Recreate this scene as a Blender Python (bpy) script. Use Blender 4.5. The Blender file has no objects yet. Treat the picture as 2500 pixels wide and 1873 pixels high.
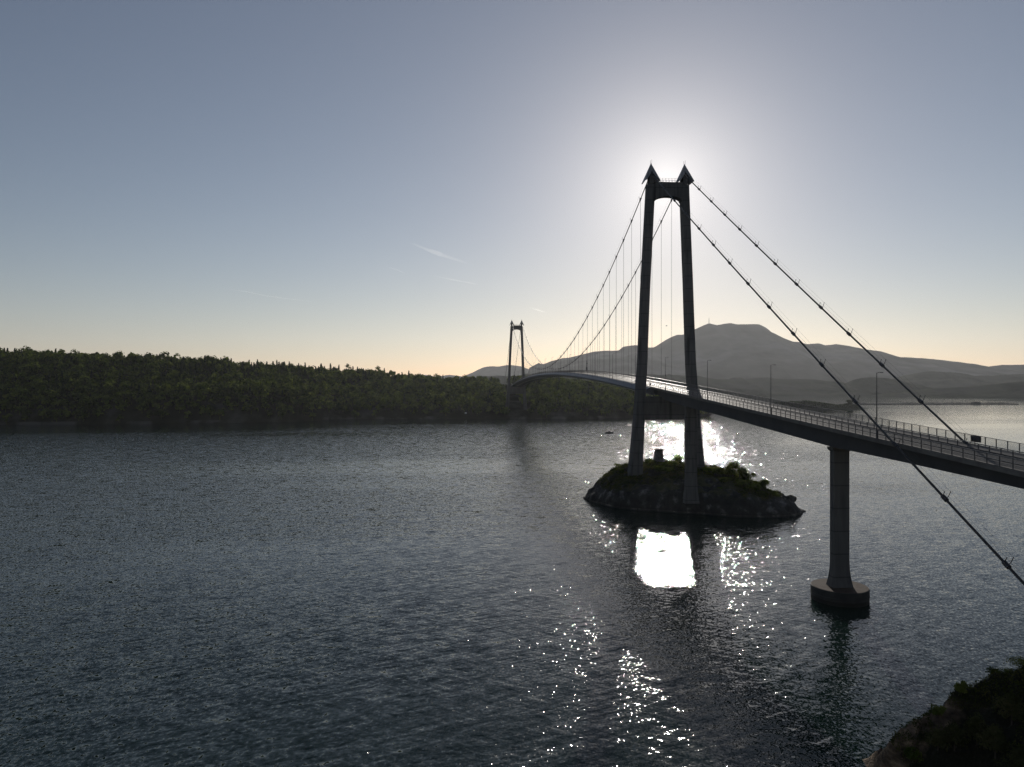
import bpy, bmesh, math, random
import numpy as np
from mathutils import Vector

S = bpy.context.scene
COL = S.collection
F, CX, CY, H = 1733.0, 1250.0, 936.5, 38.0      # focal length and centre in photo pixels, camera height over the water

# ---------------------------------------------------------------- camera, sky, sun, exposure
cam_d = bpy.data.cameras.new("camera")
cam_d.sensor_width = 36.0
cam_d.lens = F / 2500.0 * 36.0
cam_d.clip_start = 0.5
cam_d.clip_end = 60000.0
cam = bpy.data.objects.new("camera", cam_d)
cam.location = (0, 0, H)
cam.rotation_euler = (math.radians(90), 0, 0)
COL.objects.link(cam)
S.camera = cam

SUN = Vector((0.2158, 1.0, 0.2820)).normalized()
SUN_EL = math.asin(SUN.z)
SUN_AZ = math.atan2(SUN.x, SUN.y)

world = bpy.data.worlds.new("World")
S.world = world
world.use_nodes = True
nt = world.node_tree
nt.nodes.clear()
w_out = nt.nodes.new("ShaderNodeOutputWorld")
w_bg = nt.nodes.new("ShaderNodeBackground")
w_sky = nt.nodes.new("ShaderNodeTexSky")
w_sky.sky_type = 'NISHITA'
w_sky.sun_disc = False
w_sky.sun_elevation = SUN_EL
w_sky.sun_rotation = SUN_AZ
w_sky.altitude = 40
w_sky.air_density = 1.0
w_sky.dust_density = 0.1
w_sky.ozone_density = 1.0
w_bg.inputs["Strength"].default_value = 0.0545


def wmath(op, a, b):
    k = nt.nodes.new("ShaderNodeMath"); k.operation = op
    for i, v in enumerate((a, b)):
        if v is None: continue
        if isinstance(v, (int, float)): k.inputs[i].default_value = v
        else: nt.links.new(v, k.inputs[i])
    return k.outputs[0]


# the sky's own colour, plus the white aureole of thin high haze round the sun
w_tint = nt.nodes.new("ShaderNodeMix"); w_tint.data_type = 'RGBA'; w_tint.blend_type = 'MULTIPLY'
w_tint.inputs["Factor"].default_value = 1.0
w_tint.inputs[7].default_value = (1.18, 1.02, 1.0, 1)
nt.links.new(w_sky.outputs[0], w_tint.inputs[6])
w_tc = nt.nodes.new("ShaderNodeTexCoord")
w_dot = nt.nodes.new("ShaderNodeVectorMath"); w_dot.operation = 'DOT_PRODUCT'
w_dot.inputs[1].default_value = SUN
nt.links.new(w_tc.outputs["Generated"], w_dot.inputs[0])
w_ang = wmath('ARCCOSINE', wmath('MINIMUM', w_dot.outputs["Value"], 0.999999), None)
lobe1 = wmath('MULTIPLY', wmath('EXPONENT', wmath('MULTIPLY', wmath('POWER', wmath('DIVIDE', w_ang, math.radians(4.6)), 1.1), -1.0), None), 11.5)
lobe2 = wmath('MULTIPLY', wmath('EXPONENT', wmath('DIVIDE', w_ang, -math.radians(26)), None), 1.6)
w_lobe = wmath('ADD', lobe1, lobe2)
w_scl = nt.nodes.new("ShaderNodeVectorMath"); w_scl.operation = 'SCALE'
w_scl.inputs[0].default_value = (1.0, 0.935, 0.83)
nt.links.new(w_lobe, w_scl.inputs["Scale"])
w_add = nt.nodes.new("ShaderNodeVectorMath"); w_add.operation = 'ADD'
nt.links.new(w_tint.outputs[2], w_add.inputs[0])
nt.links.new(w_scl.outputs[0], w_add.inputs[1])
# pale band of thick air low over the horizon
w_sep = nt.nodes.new("ShaderNodeSeparateXYZ"); nt.links.new(w_tc.outputs["Generated"], w_sep.inputs[0])
w_low = wmath('EXPONENT', wmath('DIVIDE', wmath('ABSOLUTE', w_sep.outputs["Z"], None), -0.13), None)
w_scl2 = nt.nodes.new("ShaderNodeVectorMath"); w_scl2.operation = 'SCALE'
w_scl2.inputs[0].default_value = (0.1, 0.6, 2.0)
nt.links.new(w_low, w_scl2.inputs["Scale"])
w_add2 = nt.nodes.new("ShaderNodeVectorMath"); w_add2.operation = 'ADD'
nt.links.new(w_add.outputs[0], w_add2.inputs[0]); nt.links.new(w_scl2.outputs[0], w_add2.inputs[1])
nt.links.new(w_add2.outputs[0], w_bg.inputs[0])
nt.links.new(w_bg.outputs[0], w_out.inputs[0])

sun_d = bpy.data.lights.new("sun", 'SUN')
sun_d.energy = 2.6
sun_d.angle = math.radians(0.55)
sun_d.color = (1.0, 0.93, 0.84)
sun = bpy.data.objects.new("sun", sun_d)
sun.rotation_euler = SUN.to_track_quat('Z', 'Y').to_euler()
sun.location = (0, 0, 400)
COL.objects.link(sun)

S.view_settings.view_transform = 'Standard'
S.view_settings.look = 'None'
S.view_settings.gamma = 1.0
S.view_settings.use_curve_mapping = False
S.view_settings.exposure = 0.0
S.render.engine = 'CYCLES'
S.cycles.use_denoising = True
S.cycles.denoising_input_passes = 'RGB_ALBEDO_NORMAL'
S.cycles.denoising_prefilter = 'NONE'
S.cycles.max_bounces = 6
S.cycles.diffuse_bounces = 2
S.cycles.glossy_bounces = 3
S.cycles.transmission_bounces = 3
S.cycles.transparent_max_bounces = 12
S.cycles.volume_bounces = 0
S.cycles.sample_clamp_indirect = 4.0
S.cycles.caustics_reflective = False
S.cycles.caustics_refractive = False

R = random.Random(7)
NR = np.random.RandomState(7)


# ---------------------------------------------------------------- helpers
def link(o, parent=None):
    COL.objects.link(o)
    if parent is not None:
        o.parent = parent
    return o


def tag(o, label=None, cat=None, group=None, kind=None):
    if label: o["label"] = label
    if cat: o["category"] = cat
    if group: o["group"] = group
    if kind: o["kind"] = kind
    return o


def empty(name, loc=(0, 0, 0), parent=None):
    o = bpy.data.objects.new(name, None)
    o.location = loc
    o.empty_display_size = 1.0
    return link(o, parent)


def mesh_np(name, V, Fq, mat, parent=None, smooth=False, loc=None):
    """V (n,3) vertices, Fq (m,k) faces all of k corners"""
    V = np.asarray(V, dtype=np.float32)
    Fq = np.asarray(Fq, dtype=np.int32)
    me = bpy.data.meshes.new(name)
    me.vertices.add(len(V))
    me.vertices.foreach_set("co", V.ravel())
    k = Fq.shape[1]
    me.loops.add(Fq.size)
    me.loops.foreach_set("vertex_index", Fq.ravel())
    me.polygons.add(len(Fq))
    me.polygons.foreach_set("loop_start", np.arange(0, Fq.size, k, dtype=np.int32))
    me.update(calc_edges=True)
    if smooth:
        me.polygons.foreach_set("use_smooth", np.ones(len(Fq), dtype=bool))
    me.materials.append(mat)
    o = bpy.data.objects.new(name, me)
    if loc is not None:
        o.location = loc
    return link(o, parent)


class MB:
    """collects boxes, tubes and lofts; build() links them as ONE mesh object"""
    def __init__(self):
        self.v, self.f = [], []

    def add(self, vs, fs):
        b = len(self.v)
        self.v += [tuple(p) for p in vs]
        self.f += [tuple(b + i for i in f) for f in fs]

    def box(self, c, half, ax=((1, 0, 0), (0, 1, 0), (0, 0, 1))):
        c = Vector(c)
        a, b_, d = [Vector(x) * h for x, h in zip(ax, half)]
        vs = []
        for k in (-1, 1):
            for j in (-1, 1):
                for i in (-1, 1):
                    vs.append(c + a * i + b_ * j + d * k)
        self.add(vs, [(0, 2, 3, 1), (4, 5, 7, 6), (0, 1, 5, 4), (2, 6, 7, 3), (0, 4, 6, 2), (1, 3, 7, 5)])

    def tube(self, pts, r, n=8, caps=True):
        pts = [Vector(p) for p in pts]
        rs = r if isinstance(r, (list, tuple)) else [r] * len(pts)
        rings = []
        for i, p in enumerate(pts):
            t = (pts[min(i + 1, len(pts) - 1)] - pts[max(i - 1, 0)]).normalized()
            up = Vector((0, 0, 1)) if abs(t.z) < 0.95 else Vector((0, 1, 0))
            x = t.cross(up).normalized()
            y = x.cross(t).normalized()
            rings.append([p + (x * math.cos(2 * math.pi * k / n) + y * math.sin(2 * math.pi * k / n)) * rs[i] for k in range(n)])
        self.loft(rings, caps)

    def loft(self, rings, caps=True, closed=True):
        n = len(rings[0])
        vs = [p for r_ in rings for p in r_]
        fs = []
        for i in range(len(rings) - 1):
            for k in range(n if closed else n - 1):
                k2 = (k + 1) % n
                fs.append((i * n + k, i * n + k2, (i + 1) * n + k2, (i + 1) * n + k))
        if caps and closed:
            fs.append(tuple(range(n - 1, -1, -1)))
            fs.append(tuple((len(rings) - 1) * n + k for k in range(n)))
        self.add(vs, fs)

    def build(self, name, mat, parent=None, smooth=False, loc=None, recalc=True):
        me = bpy.data.meshes.new(name)
        off = Vector(loc) if loc is not None else Vector((0, 0, 0))
        me.from_pydata([tuple(Vector(p) - off) for p in self.v], [], self.f)
        me.update()
        if recalc:
            bm = bmesh.new(); bm.from_mesh(me)
            bmesh.ops.recalc_face_normals(bm, faces=bm.faces)
            bm.to_mesh(me); bm.free()
        if smooth:
            for p in me.polygons: p.use_smooth = True
        me.materials.append(mat)
        o = bpy.data.objects.new(name, me)
        if loc is not None: o.location = loc
        return link(o, parent)


def new_mat(name):
    m = bpy.data.materials.new(name)
    m.use_nodes = True
    n = m.node_tree
    n.nodes.clear()
    out = n.nodes.new("ShaderNodeOutputMaterial")
    return m, n, out


def ramp(n, cols, pos):
    r = n.nodes.new("ShaderNodeValToRGB")
    while len(r.color_ramp.elements) < len(cols):
        r.color_ramp.elements.new(0.5)
    for e, c, p in zip(r.color_ramp.elements, cols, pos):
        e.position = p
        e.color = (c[0], c[1], c[2], 1)
    return r


def surf_mat(name, c1, c2, scale=0.5, rough=0.8, bump=0.0, bdist=0.05, metallic=0.0, stretch=(1, 1, 1), detail=5, spec=0.4, c3=None):
    m, n, out = new_mat(name)
    p = n.nodes.new("ShaderNodeBsdfPrincipled")
    tc = n.nodes.new("ShaderNodeTexCoord")
    mp = n.nodes.new("ShaderNodeMapping")
    mp.inputs["Scale"].default_value = stretch
    ns = n.nodes.new("ShaderNodeTexNoise")
    ns.inputs["Scale"].default_value = scale
    ns.inputs["Detail"].default_value = detail
    n.links.new(tc.outputs["Object"], mp.inputs[0])
    n.links.new(mp.outputs[0], ns.inputs["Vector"])
    cols = [c1, c2] if c3 is None else [c1, c2, c3]
    pos = [0.35, 0.65] if c3 is None else [0.3, 0.5, 0.7]
    r = ramp(n, cols, pos)
    n.links.new(ns.outputs["Fac"], r.inputs[0])
    n.links.new(r.outputs[0], p.inputs["Base Color"])
    p.inputs["Roughness"].default_value = rough
    p.inputs["Metallic"].default_value = metallic
    p.inputs["Specular IOR Level"].default_value = spec
    if bump > 0:
        b = n.nodes.new("ShaderNodeBump")
        b.inputs["Strength"].default_value = bump
        b.inputs["Distance"].default_value = bdist
        ns2 = n.nodes.new("ShaderNodeTexNoise")
        ns2.inputs["Scale"].default_value = scale * 3
        ns2.inputs["Detail"].default_value = 6
        n.links.new(mp.outputs[0], ns2.inputs["Vector"])
        n.links.new(ns2.outputs["Fac"], b.inputs["Height"])
        n.links.new(b.outputs[0], p.inputs["Normal"])
    n.links.new(p.outputs[0], out.inputs[0])
    return m


def leaf_mat(name, c_dark, c_mid, c_light, tree_scale=0.12, trans=0.35):
    """foliage: hue varies from tree to tree (slow noise) and leaf to leaf; thin leaves let light through"""
    m, n, out = new_mat(name)
    geo = n.nodes.new("ShaderNodeNewGeometry")
    ns = n.nodes.new("ShaderNodeTexNoise")
    ns.inputs["Scale"].default_value = tree_scale
    ns.inputs["Detail"].default_value = 1.0
    n.links.new(geo.outputs["Position"], ns.inputs["Vector"])
    mixv = n.nodes.new("ShaderNodeMath"); mixv.operation = 'MULTIPLY_ADD'
    mixv.inputs[1].default_value = 0.16
    n.links.new(geo.outputs["Random Per Island"], mixv.inputs[0])
    sc = n.nodes.new("ShaderNodeMath"); sc.operation = 'MULTIPLY_ADD'
    sc.inputs[1].default_value = 1.9
    sc.inputs[2].default_value = -0.52
    n.links.new(ns.outputs["Fac"], sc.inputs[0])
    n.links.new(sc.outputs[0], mixv.inputs[2])
    r = ramp(n, [c_dark, c_mid, c_light], [0.15, 0.5, 0.85])
    n.links.new(mixv.outputs[0], r.inputs[0])
    d = n.nodes.new("ShaderNodeBsdfPrincipled")
    d.inputs["Roughness"].default_value = 0.6
    d.inputs["Specular IOR Level"].default_value = 0.0
    t = n.nodes.new("ShaderNodeBsdfTranslucent")
    n.links.new(r.outputs[0], d.inputs["Base Color"])
    n.links.new(r.outputs[0], t.inputs["Color"])
    mx = n.nodes.new("ShaderNodeMixShader")
    mx.inputs[0].default_value = trans
    n.links.new(d.outputs[0], mx.inputs[1])
    n.links.new(t.outputs[0], mx.inputs[2])
    n.links.new(mx.outputs[0], out.inputs[0])
    return m


M = {}
M['concrete'] = surf_mat("concrete", (0.065, 0.064, 0.062), (0.13, 0.127, 0.122), 0.7, 0.85, 0.25, 0.02, stretch=(1, 1, 0.10), c3=(0.10, 0.098, 0.095), spec=0.2)
def add_joints(m, lift):
    """pour joints: a thin darker line at the top of every lift"""
    n = m.node_tree
    p = [x for x in n.nodes if x.type == 'BSDF_PRINCIPLED'][0]
    src = p.inputs["Base Color"].links[0].from_socket
    geo = n.nodes.new("ShaderNodeNewGeometry"); sp = n.nodes.new("ShaderNodeSeparateXYZ")
    n.links.new(geo.outputs["Position"], sp.inputs[0])
    d = n.nodes.new("ShaderNodeMath"); d.operation = 'DIVIDE'; d.inputs[1].default_value = lift
    fr = n.nodes.new("ShaderNodeMath"); fr.operation = 'FRACT'
    lt = n.nodes.new("ShaderNodeMath"); lt.operation = 'LESS_THAN'; lt.inputs[1].default_value = 0.06
    n.links.new(sp.outputs["Z"], d.inputs[0]); n.links.new(d.outputs[0], fr.inputs[0]); n.links.new(fr.outputs[0], lt.inputs[0])
    k = n.nodes.new("ShaderNodeMath"); k.operation = 'MULTIPLY'; k.inputs[1].default_value = 0.45
    n.links.new(lt.outputs[0], k.inputs[0])
    mx = n.nodes.new("ShaderNodeMix"); mx.data_type = 'RGBA'; mx.inputs[7].default_value = (0.03, 0.03, 0.028, 1)
    n.links.new(k.outputs[0], mx.inputs["Factor"]); n.links.new(src, mx.inputs[6]); n.links.new(mx.outputs[2], p.inputs["Base Color"])


add_joints(M['concrete'], 4.0)


def wet_concrete():
    """weathered concrete with a black weed band up to the tide mark"""
    m = surf_mat("tidal_concrete", (0.025, 0.025, 0.025), (0.05, 0.049, 0.047), 0.5, 0.7, 0.3, 0.03)
    n = m.node_tree
    p = [x for x in n.nodes if x.type == 'BSDF_PRINCIPLED'][0]
    src = p.inputs["Base Color"].links[0].from_socket
    geo = n.nodes.new("ShaderNodeNewGeometry"); sp = n.nodes.new("ShaderNodeSeparateXYZ")
    n.links.new(geo.outputs["Position"], sp.inputs[0])
    mr = n.nodes.new("ShaderNodeMapRange"); mr.inputs["From Min"].default_value = 0.6; mr.inputs["From Max"].default_value = 0.75
    n.links.new(sp.outputs["Z"], mr.inputs["Value"])
    mx = n.nodes.new("ShaderNodeMix"); mx.data_type = 'RGBA'; mx.inputs[6].default_value = (0.008, 0.008, 0.006, 1)
    n.links.new(mr.outputs[0], mx.inputs["Factor"]); n.links.new(src, mx.inputs[7]); n.links.new(mx.outputs[2], p.inputs["Base Color"])
    return m


M['wetconcrete'] = wet_concrete()
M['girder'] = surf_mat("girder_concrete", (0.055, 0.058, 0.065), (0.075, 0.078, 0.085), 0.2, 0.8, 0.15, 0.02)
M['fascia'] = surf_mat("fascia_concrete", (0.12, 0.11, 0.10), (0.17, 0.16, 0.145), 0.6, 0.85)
M['caisson_top'] = surf_mat("rusty_concrete", (0.06, 0.036, 0.024), (0.08, 0.06, 0.045), 0.4, 0.8, 0.3, 0.02, c3=(0.055, 0.03, 0.02), spec=0.1)
M['boxsteel'] = surf_mat("painted_steel_box", (0.13, 0.15, 0.18), (0.16, 0.18, 0.21), 0.3, 0.6, spec=0.2)
M['asphalt'] = surf_mat("asphalt", (0.045, 0.045, 0.047), (0.065, 0.063, 0.062), 1.5, 0.7, 0.1, 0.01, spec=0.06)
M['footway'] = surf_mat("footway", (0.10, 0.10, 0.10), (0.13, 0.125, 0.12), 1.2, 0.7, spec=0.06)
M['paint'] = surf_mat("road_paint", (0.6, 0.6, 0.58), (0.75, 0.75, 0.72), 2.0, 0.6)
M['galv'] = surf_mat("galvanised_steel", (0.09, 0.09, 0.095), (0.14, 0.14, 0.145), 1.0, 0.42, metallic=0.4)
M['darksteel'] = surf_mat("dark_steel", (0.06, 0.06, 0.065), (0.09, 0.09, 0.095), 1.0, 0.5, metallic=0.3)
M['cable'] = surf_mat("wrapped_cable", (0.05, 0.05, 0.052), (0.075, 0.075, 0.075), 2.0, 0.5, metallic=0.2)
M['hood'] = surf_mat("hood_sheet", (0.20, 0.20, 0.21), (0.28, 0.28, 0.29), 0.6, 0.5, metallic=0.1)
M['rock'] = surf_mat("rock", (0.06, 0.055, 0.05), (0.15, 0.14, 0.13), 0.28, 0.85, 0.9, 0.5, c3=(0.26, 0.25, 0.24))
M['trunk'] = surf_mat("bark", (0.05, 0.04, 0.03), (0.10, 0.08, 0.06), 2.0, 0.9)
M['white'] = surf_mat("white_paint", (0.7, 0.7, 0.68), (0.8, 0.8, 0.78), 1.0, 0.6)
M['hill'] = surf_mat("hill_scrub", (0.035, 0.045, 0.03), (0.075, 0.08, 0.055), 0.006, 0.95, 0.5, 4.0, detail=8, c3=(0.085, 0.085, 0.07), spec=0.0)
M['mount'] = surf_mat("mountain_rock", (0.035, 0.04, 0.03), (0.09, 0.09, 0.075), 0.003, 0.95, 0.5, 8.0, detail=10, c3=(0.17, 0.165, 0.15), spec=0.0)
M['leaf'] = leaf_mat("leaves", (0.03, 0.045, 0.013), (0.085, 0.12, 0.022), (0.20, 0.23, 0.045), tree_scale=0.13, trans=0.42)
M['needle'] = leaf_mat("needles", (0.018, 0.03, 0.014), (0.03, 0.045, 0.018), (0.045, 0.065, 0.025), trans=0.15)
M['shrub'] = leaf_mat("shrub_leaves", (0.035, 0.05, 0.012), (0.09, 0.125, 0.025), (0.19, 0.21, 0.045), tree_scale=0.3, trans=0.55)
M['pine'] = leaf_mat("pine_needles", (0.04, 0.045, 0.018), (0.07, 0.075, 0.03), (0.11, 0.105, 0.045), tree_scale=0.5, trans=0.3)
M['heather'] = leaf_mat("ground_cover_leaves", (0.03, 0.035, 0.01), (0.06, 0.075, 0.016), (0.11, 0.105, 0.03), tree_scale=0.5, trans=0.4)
M['boat'] = surf_mat("boat_paint", (0.03, 0.03, 0.035), (0.05, 0.05, 0.055), 1.0, 0.5)
M['pontoon'] = surf_mat("pontoon_plastic", (0.04, 0.045, 0.05), (0.07, 0.075, 0.08), 0.5, 0.7)


def noise2(x, y, seed, scale):
    """smooth value noise on arrays"""
    rs = np.random.RandomState(seed)
    T = rs.rand(256, 256)
    xs, ys = x / scale, y / scale
    xi, yi = np.floor(xs).astype(int), np.floor(ys).astype(int)
    xf, yf = xs - xi, ys - yi
    xf, yf = xf * xf * (3 - 2 * xf), yf * yf * (3 - 2 * yf)
    a = T[xi % 256, yi % 256]; b = T[(xi + 1) % 256, yi % 256]
    c = T[xi % 256, (yi + 1) % 256]; d = T[(xi + 1) % 256, (yi + 1) % 256]
    return (a * (1 - xf) + b * xf) * (1 - yf) + (c * (1 - xf) + d * xf) * yf - 0.5


def fbm(x, y, seed, scale, octv=4, gain=0.5):
    s = 0; a = 1.0
    for k in range(octv):
        s = s + a * noise2(x + 37.1 * k, y - 11.7 * k, seed + k, scale / 2 ** k)
        a *= gain
    return s


def grid_faces(nx, ny):
    i = np.arange(nx - 1)[:, None]; j = np.arange(ny - 1)[None, :]
    a = i * ny + j
    return np.stack([a, a + ny, a + ny + 1, a + 1], axis=-1).reshape(-1, 4)


def heightfield(name, xs, ys, fz, mat, smooth=True):
    X, Y = np.meshgrid(xs, ys, indexing='ij')
    Z = fz(X, Y)
    V = np.stack([X, Y, Z], axis=-1).reshape(-1, 3)
    return mesh_np(name, V, grid_faces(len(xs), len(ys)), mat, smooth=smooth)


# ---------------------------------------------------------------- water
def water_material():
    m, n, out = new_mat("sea_water")
    L = n.links.new
    p = n.nodes.new("ShaderNodeBsdfPrincipled")
    p.inputs["Base Color"].default_value = (0.007, 0.021, 0.015, 1)
    p.inputs["Roughness"].default_value = 0.038
    p.inputs["IOR"].default_value = 1.37
    tc = n.nodes.new("ShaderNodeTexCoord")

    def mth(op, a, b=None):
        k = n.nodes.new("ShaderNodeMath"); k.operation = op
        for i, v in enumerate((a, b)):
            if v is None: continue
            if isinstance(v, (int, float)): k.inputs[i].default_value = v
            else: L(v, k.inputs[i])
        return k.outputs[0]

    def wave(rotdeg, stretch, scale, detail, seedoff, k, distortion=0.0, cubic=0.0, skew=0.0):
        """a field of wave-face slopes: crests drawn out along rotdeg, tilting across it"""
        mp = n.nodes.new("ShaderNodeMapping")
        mp.vector_type = 'TEXTURE'
        mp.inputs["Rotation"].default_value = (0, 0, math.radians(rotdeg))
        mp.inputs["Location"].default_value = (seedoff, seedoff * 0.7, 0)
        mp.inputs["Scale"].default_value = (stretch, 1, 1)
        L(tc.outputs["Object"], mp.inputs[0])
        ns = n.nodes.new("ShaderNodeTexNoise")
        ns.noise_dimensions = '2D'
        ns.inputs["Scale"].default_value = scale
        ns.inputs["Detail"].default_value = detail
        ns.inputs["Roughness"].default_value = 0.5
        ns.inputs["Distortion"].default_value = distortion
        L(mp.outputs[0], ns.inputs["Vector"])
        dd = mth('SUBTRACT', ns.outputs["Fac"], 0.5)
        if cubic:       # a few faces are much steeper than the rest
            dd = mth('MULTIPLY', dd, mth('ADD', mth('ADD', mth('MULTIPLY', mth('MULTIPLY', dd, dd), cubic), mth('MULTIPLY', dd, skew)), 1.0))
        sl = mth('MULTIPLY', dd, k)
        a_ = math.radians(rotdeg + 90)
        return mth('MULTIPLY', sl, math.cos(a_)), mth('MULTIPLY', sl, math.sin(a_))

    W = [wave(27, 5.5, 1.25, 2, 0, 0.30, 0.2, 12), wave(150, 5.0, 1.45, 2, 91, 0.25, 0.2, 12), wave(16, 3.5, 0.33, 1, 140, 0.13, 0.3),
         wave(10, 3.0, 2.6, 1, 33, 0.16, 0.2, 15), wave(80, 1.6, 2.0, 1, 55, 0.47, 0, 22, 2.4), wave(102, 1.3, 3.6, 1, 71, 0.47, 0, 22, 2.4)]
    gx_, gy_ = W[0]
    for (a_, b_) in W[1:]:
        gx_ = mth('ADD', gx_, a_); gy_ = mth('ADD', gy_, b_)
    # gusts and slicks: broad, drawn-out patches of ruffled and smooth water
    pt = n.nodes.new("ShaderNodeMapping")
    pt.vector_type = 'TEXTURE'
    pt.inputs["Scale"].default_value = (4.0, 1, 1)
    pt.inputs["Rotation"].default_value = (0, 0, math.radians(4))
    L(tc.outputs["Object"], pt.inputs[0])
    pn = n.nodes.new("ShaderNodeTexNoise")
    pn.noise_dimensions = '2D'
    pn.inputs["Scale"].default_value = 0.011
    pn.inputs["Detail"].default_value = 4
    pn.inputs["Roughness"].default_value = 0.55
    L(pt.outputs[0], pn.inputs["Vector"])
    pr = n.nodes.new("ShaderNodeMapRange")
    pr.inputs["From Min"].default_value = 0.38
    pr.inputs["From Max"].default_value = 0.60
    pr.inputs["To Min"].default_value = 0.5
    pr.inputs["To Max"].default_value = 1.0
    L(pn.outputs["Fac"], pr.inputs["Value"])
    # the open water beyond the bridge on the right lies in the lee of the hills and is calmer
    sep = n.nodes.new("ShaderNodeSeparateXYZ"); L(tc.outputs["Object"], sep.inputs[0])
    lee = []
    for ax, lo_, hi_ in ((0, 70, 260), (1, 230, 520)):
        mr = n.nodes.new("ShaderNodeMapRange"); mr.interpolation_type = 'SMOOTHSTEP'
        mr.inputs["From Min"].default_value = lo_; mr.inputs["From Max"].default_value = hi_
        L(sep.outputs[ax], mr.inputs["Value"]); lee.append(mr.outputs[0])
    amp = mth('SUBTRACT', 1.0, mth('MULTIPLY', mth('MULTIPLY', lee[0], lee[1]), 0.85))
    amp = mth('MULTIPLY', amp, pr.outputs[0])
    cmb = n.nodes.new("ShaderNodeCombineXYZ")
    L(mth('MULTIPLY', gx_, amp), cmb.inputs[0])
    L(mth('MULTIPLY', gy_, amp), cmb.inputs[1])
    cmb.inputs[2].default_value = 1.0
    nm = n.nodes.new("ShaderNodeVectorMath"); nm.operation = 'NORMALIZE'
    L(cmb.outputs[0], nm.inputs[0])
    L(nm.outputs[0], p.inputs["Normal"])
    L(p.outputs[0], out.inputs[0])
    return m


M['water'] = water_material()
V = [(-9000, -1500, 0), (9000, -1500, 0), (9000, 8500, 0), (-9000, 8500, 0)]
tag(mesh_np("water", V, [(0, 1, 2, 3)], M['water']), "rippled fjord water under the bridge", "water", kind="structure")

# ---------------------------------------------------------------- far land: ridges given by skyline points at their real distance
def ridge(name, D, pts, mat, label, front, back, rough, seed, foot=0.0, cat="hills", dx=None, octv=5):
    px = np.array([p[0] for p in pts], float); py = np.array([p[1] for p in pts], float)
    Xk = (px - CX) / F * D
    Zk = H + (CY - py) * D / F
    dx = dx or (Xk[-1] - Xk[0]) / 320
    xs = np.arange(Xk[0], Xk[-1] + dx, dx)
    ts = np.concatenate([np.linspace(-1, 0, 34), np.linspace(0, 1, 12)[1:]])
    ys = D + np.where(ts < 0, ts * front, ts * back)

    def fz(X, Y):
        t = (Y - D)
        zc = np.interp(X, Xk, Zk)
        tf = np.clip(1 + t / front, 0, 1)
        pf = np.where(t < 0, tf ** 0.85, 1 - (np.clip(t / back, 0, 1)) ** 1.3)
        n_ = fbm(X, Y, seed, front * 0.45, octv)
        n2 = np.abs(fbm(X, Y, seed + 20, front * 0.22, octv))
        env = np.clip(pf * (1 - pf) * 4, 0, 1)
        z = zc * pf * (1 + 0.28 * n_ * env) - rough * 2.2 * n2 * env
        z += 0.35 * rough * fbm(X, Y * 0 , seed + 5, dx * 7, 4) * pf
        z = np.minimum(z, zc * 0.995 + 0.22 * rough * fbm(X, Y, seed + 9, dx * 4, 3))
        edge = np.clip(np.minimum(X - Xk[0], Xk[-1] - X) / (4 * dx), 0, 1)
        return np.where((pf <= 0.001), -3.0, np.maximum(z, 0.3) * edge - 3 * (1 - edge))
    o = heightfield(name, xs, ys, fz, mat)
    return tag(o, label, cat, kind="structure")


ridge("mountain", 5000, [(1270, 925), (1280, 899), (1288, 900), (1304, 891.5), (1315, 886), (1323, 888.7), (1331, 887.7), (1344, 882), (1361, 878), (1373, 874), (1392, 872), (1412, 867.4),
      (1437, 860.7), (1450, 857.8), (1479, 855.8), (1509, 855.7), (1522, 845.8), (1538, 843.4), (1554, 842), (1583, 848), (1599, 847), (1614, 836.7), (1627, 828.6), (1639, 822), (1652, 816.8),
      (1668, 816.8), (1696, 803.2), (1711, 796.5), (1731, 788.8), (1750, 792.7), (1784, 788), (1804, 791.5), (1854, 791.5), (1869, 798.4), (1881, 809), (1911, 823.4), (1934, 833), (1954, 835),
      (1969, 840), (2000, 838), (2013, 842.6), (2042, 840), (2069, 843.8), (2111, 852), (2153, 858), (2188, 871.5), (2219, 872), (2284, 877), (2342, 883.8), (2392, 894.5), (2415, 896.4),
      (2449, 890.7), (2500, 890), (2600, 893), (2800, 905), (3100, 925)], M['mount'], "broad hazy mountain with a flat rocky summit behind the near bridge tower", 1250, 1500, 16, 11, cat="mountain")
ridge("mountain", 6600, [(700, 930), (860, 924), (960, 921), (994, 917), (1026, 914), (1070, 919.3), (1097, 914.9), (1129, 919.3), (1155, 909), (1176, 897.3), (1188, 894.4), (1219, 894.4), (1238, 890.6),
      (1257, 892.5), (1273, 894.4), (1290, 901), (1330, 905), (1420, 915), (1560, 925)], M['mount'], "pale blue distant mountain behind the far bridge tower", 900, 900, 22, 31, cat="mountain")
ridge("hills", 2600, [(1020, 932), (1120, 928), (1156, 922.9), (1170, 917.9), (1190, 918.4), (1214, 916.9), (1239, 918.4), (1269, 916.4), (1284, 912), (1300, 915), (1400, 918), (1500, 916), (1560, 913), (1598, 914),
      (1609, 915.9), (1634, 914), (1642, 916), (1653, 915), (1667, 916), (1703, 917), (1718, 920.6), (1750, 925), (1785, 926), (1794, 922), (1809, 921), (1818, 925), (1832, 922.7), (1852, 922),
      (1875, 921), (1899, 925), (1969, 925), (2019, 929), (2084, 935), (2140, 942), (2230, 952)], M['hill'], "low grey wooded hills along the far shore below the mountain", 330, 500, 9, 41)
ridge("hills", 2420, [(2086, 950), (2095, 936), (2104, 923.3), (2127, 920.6), (2169, 923.3), (2219, 934.9), (2260, 945), (2300, 955)], M['hill'], "dark rounded hill on the far shore right of the small island", 240, 300, 6, 51)
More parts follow.
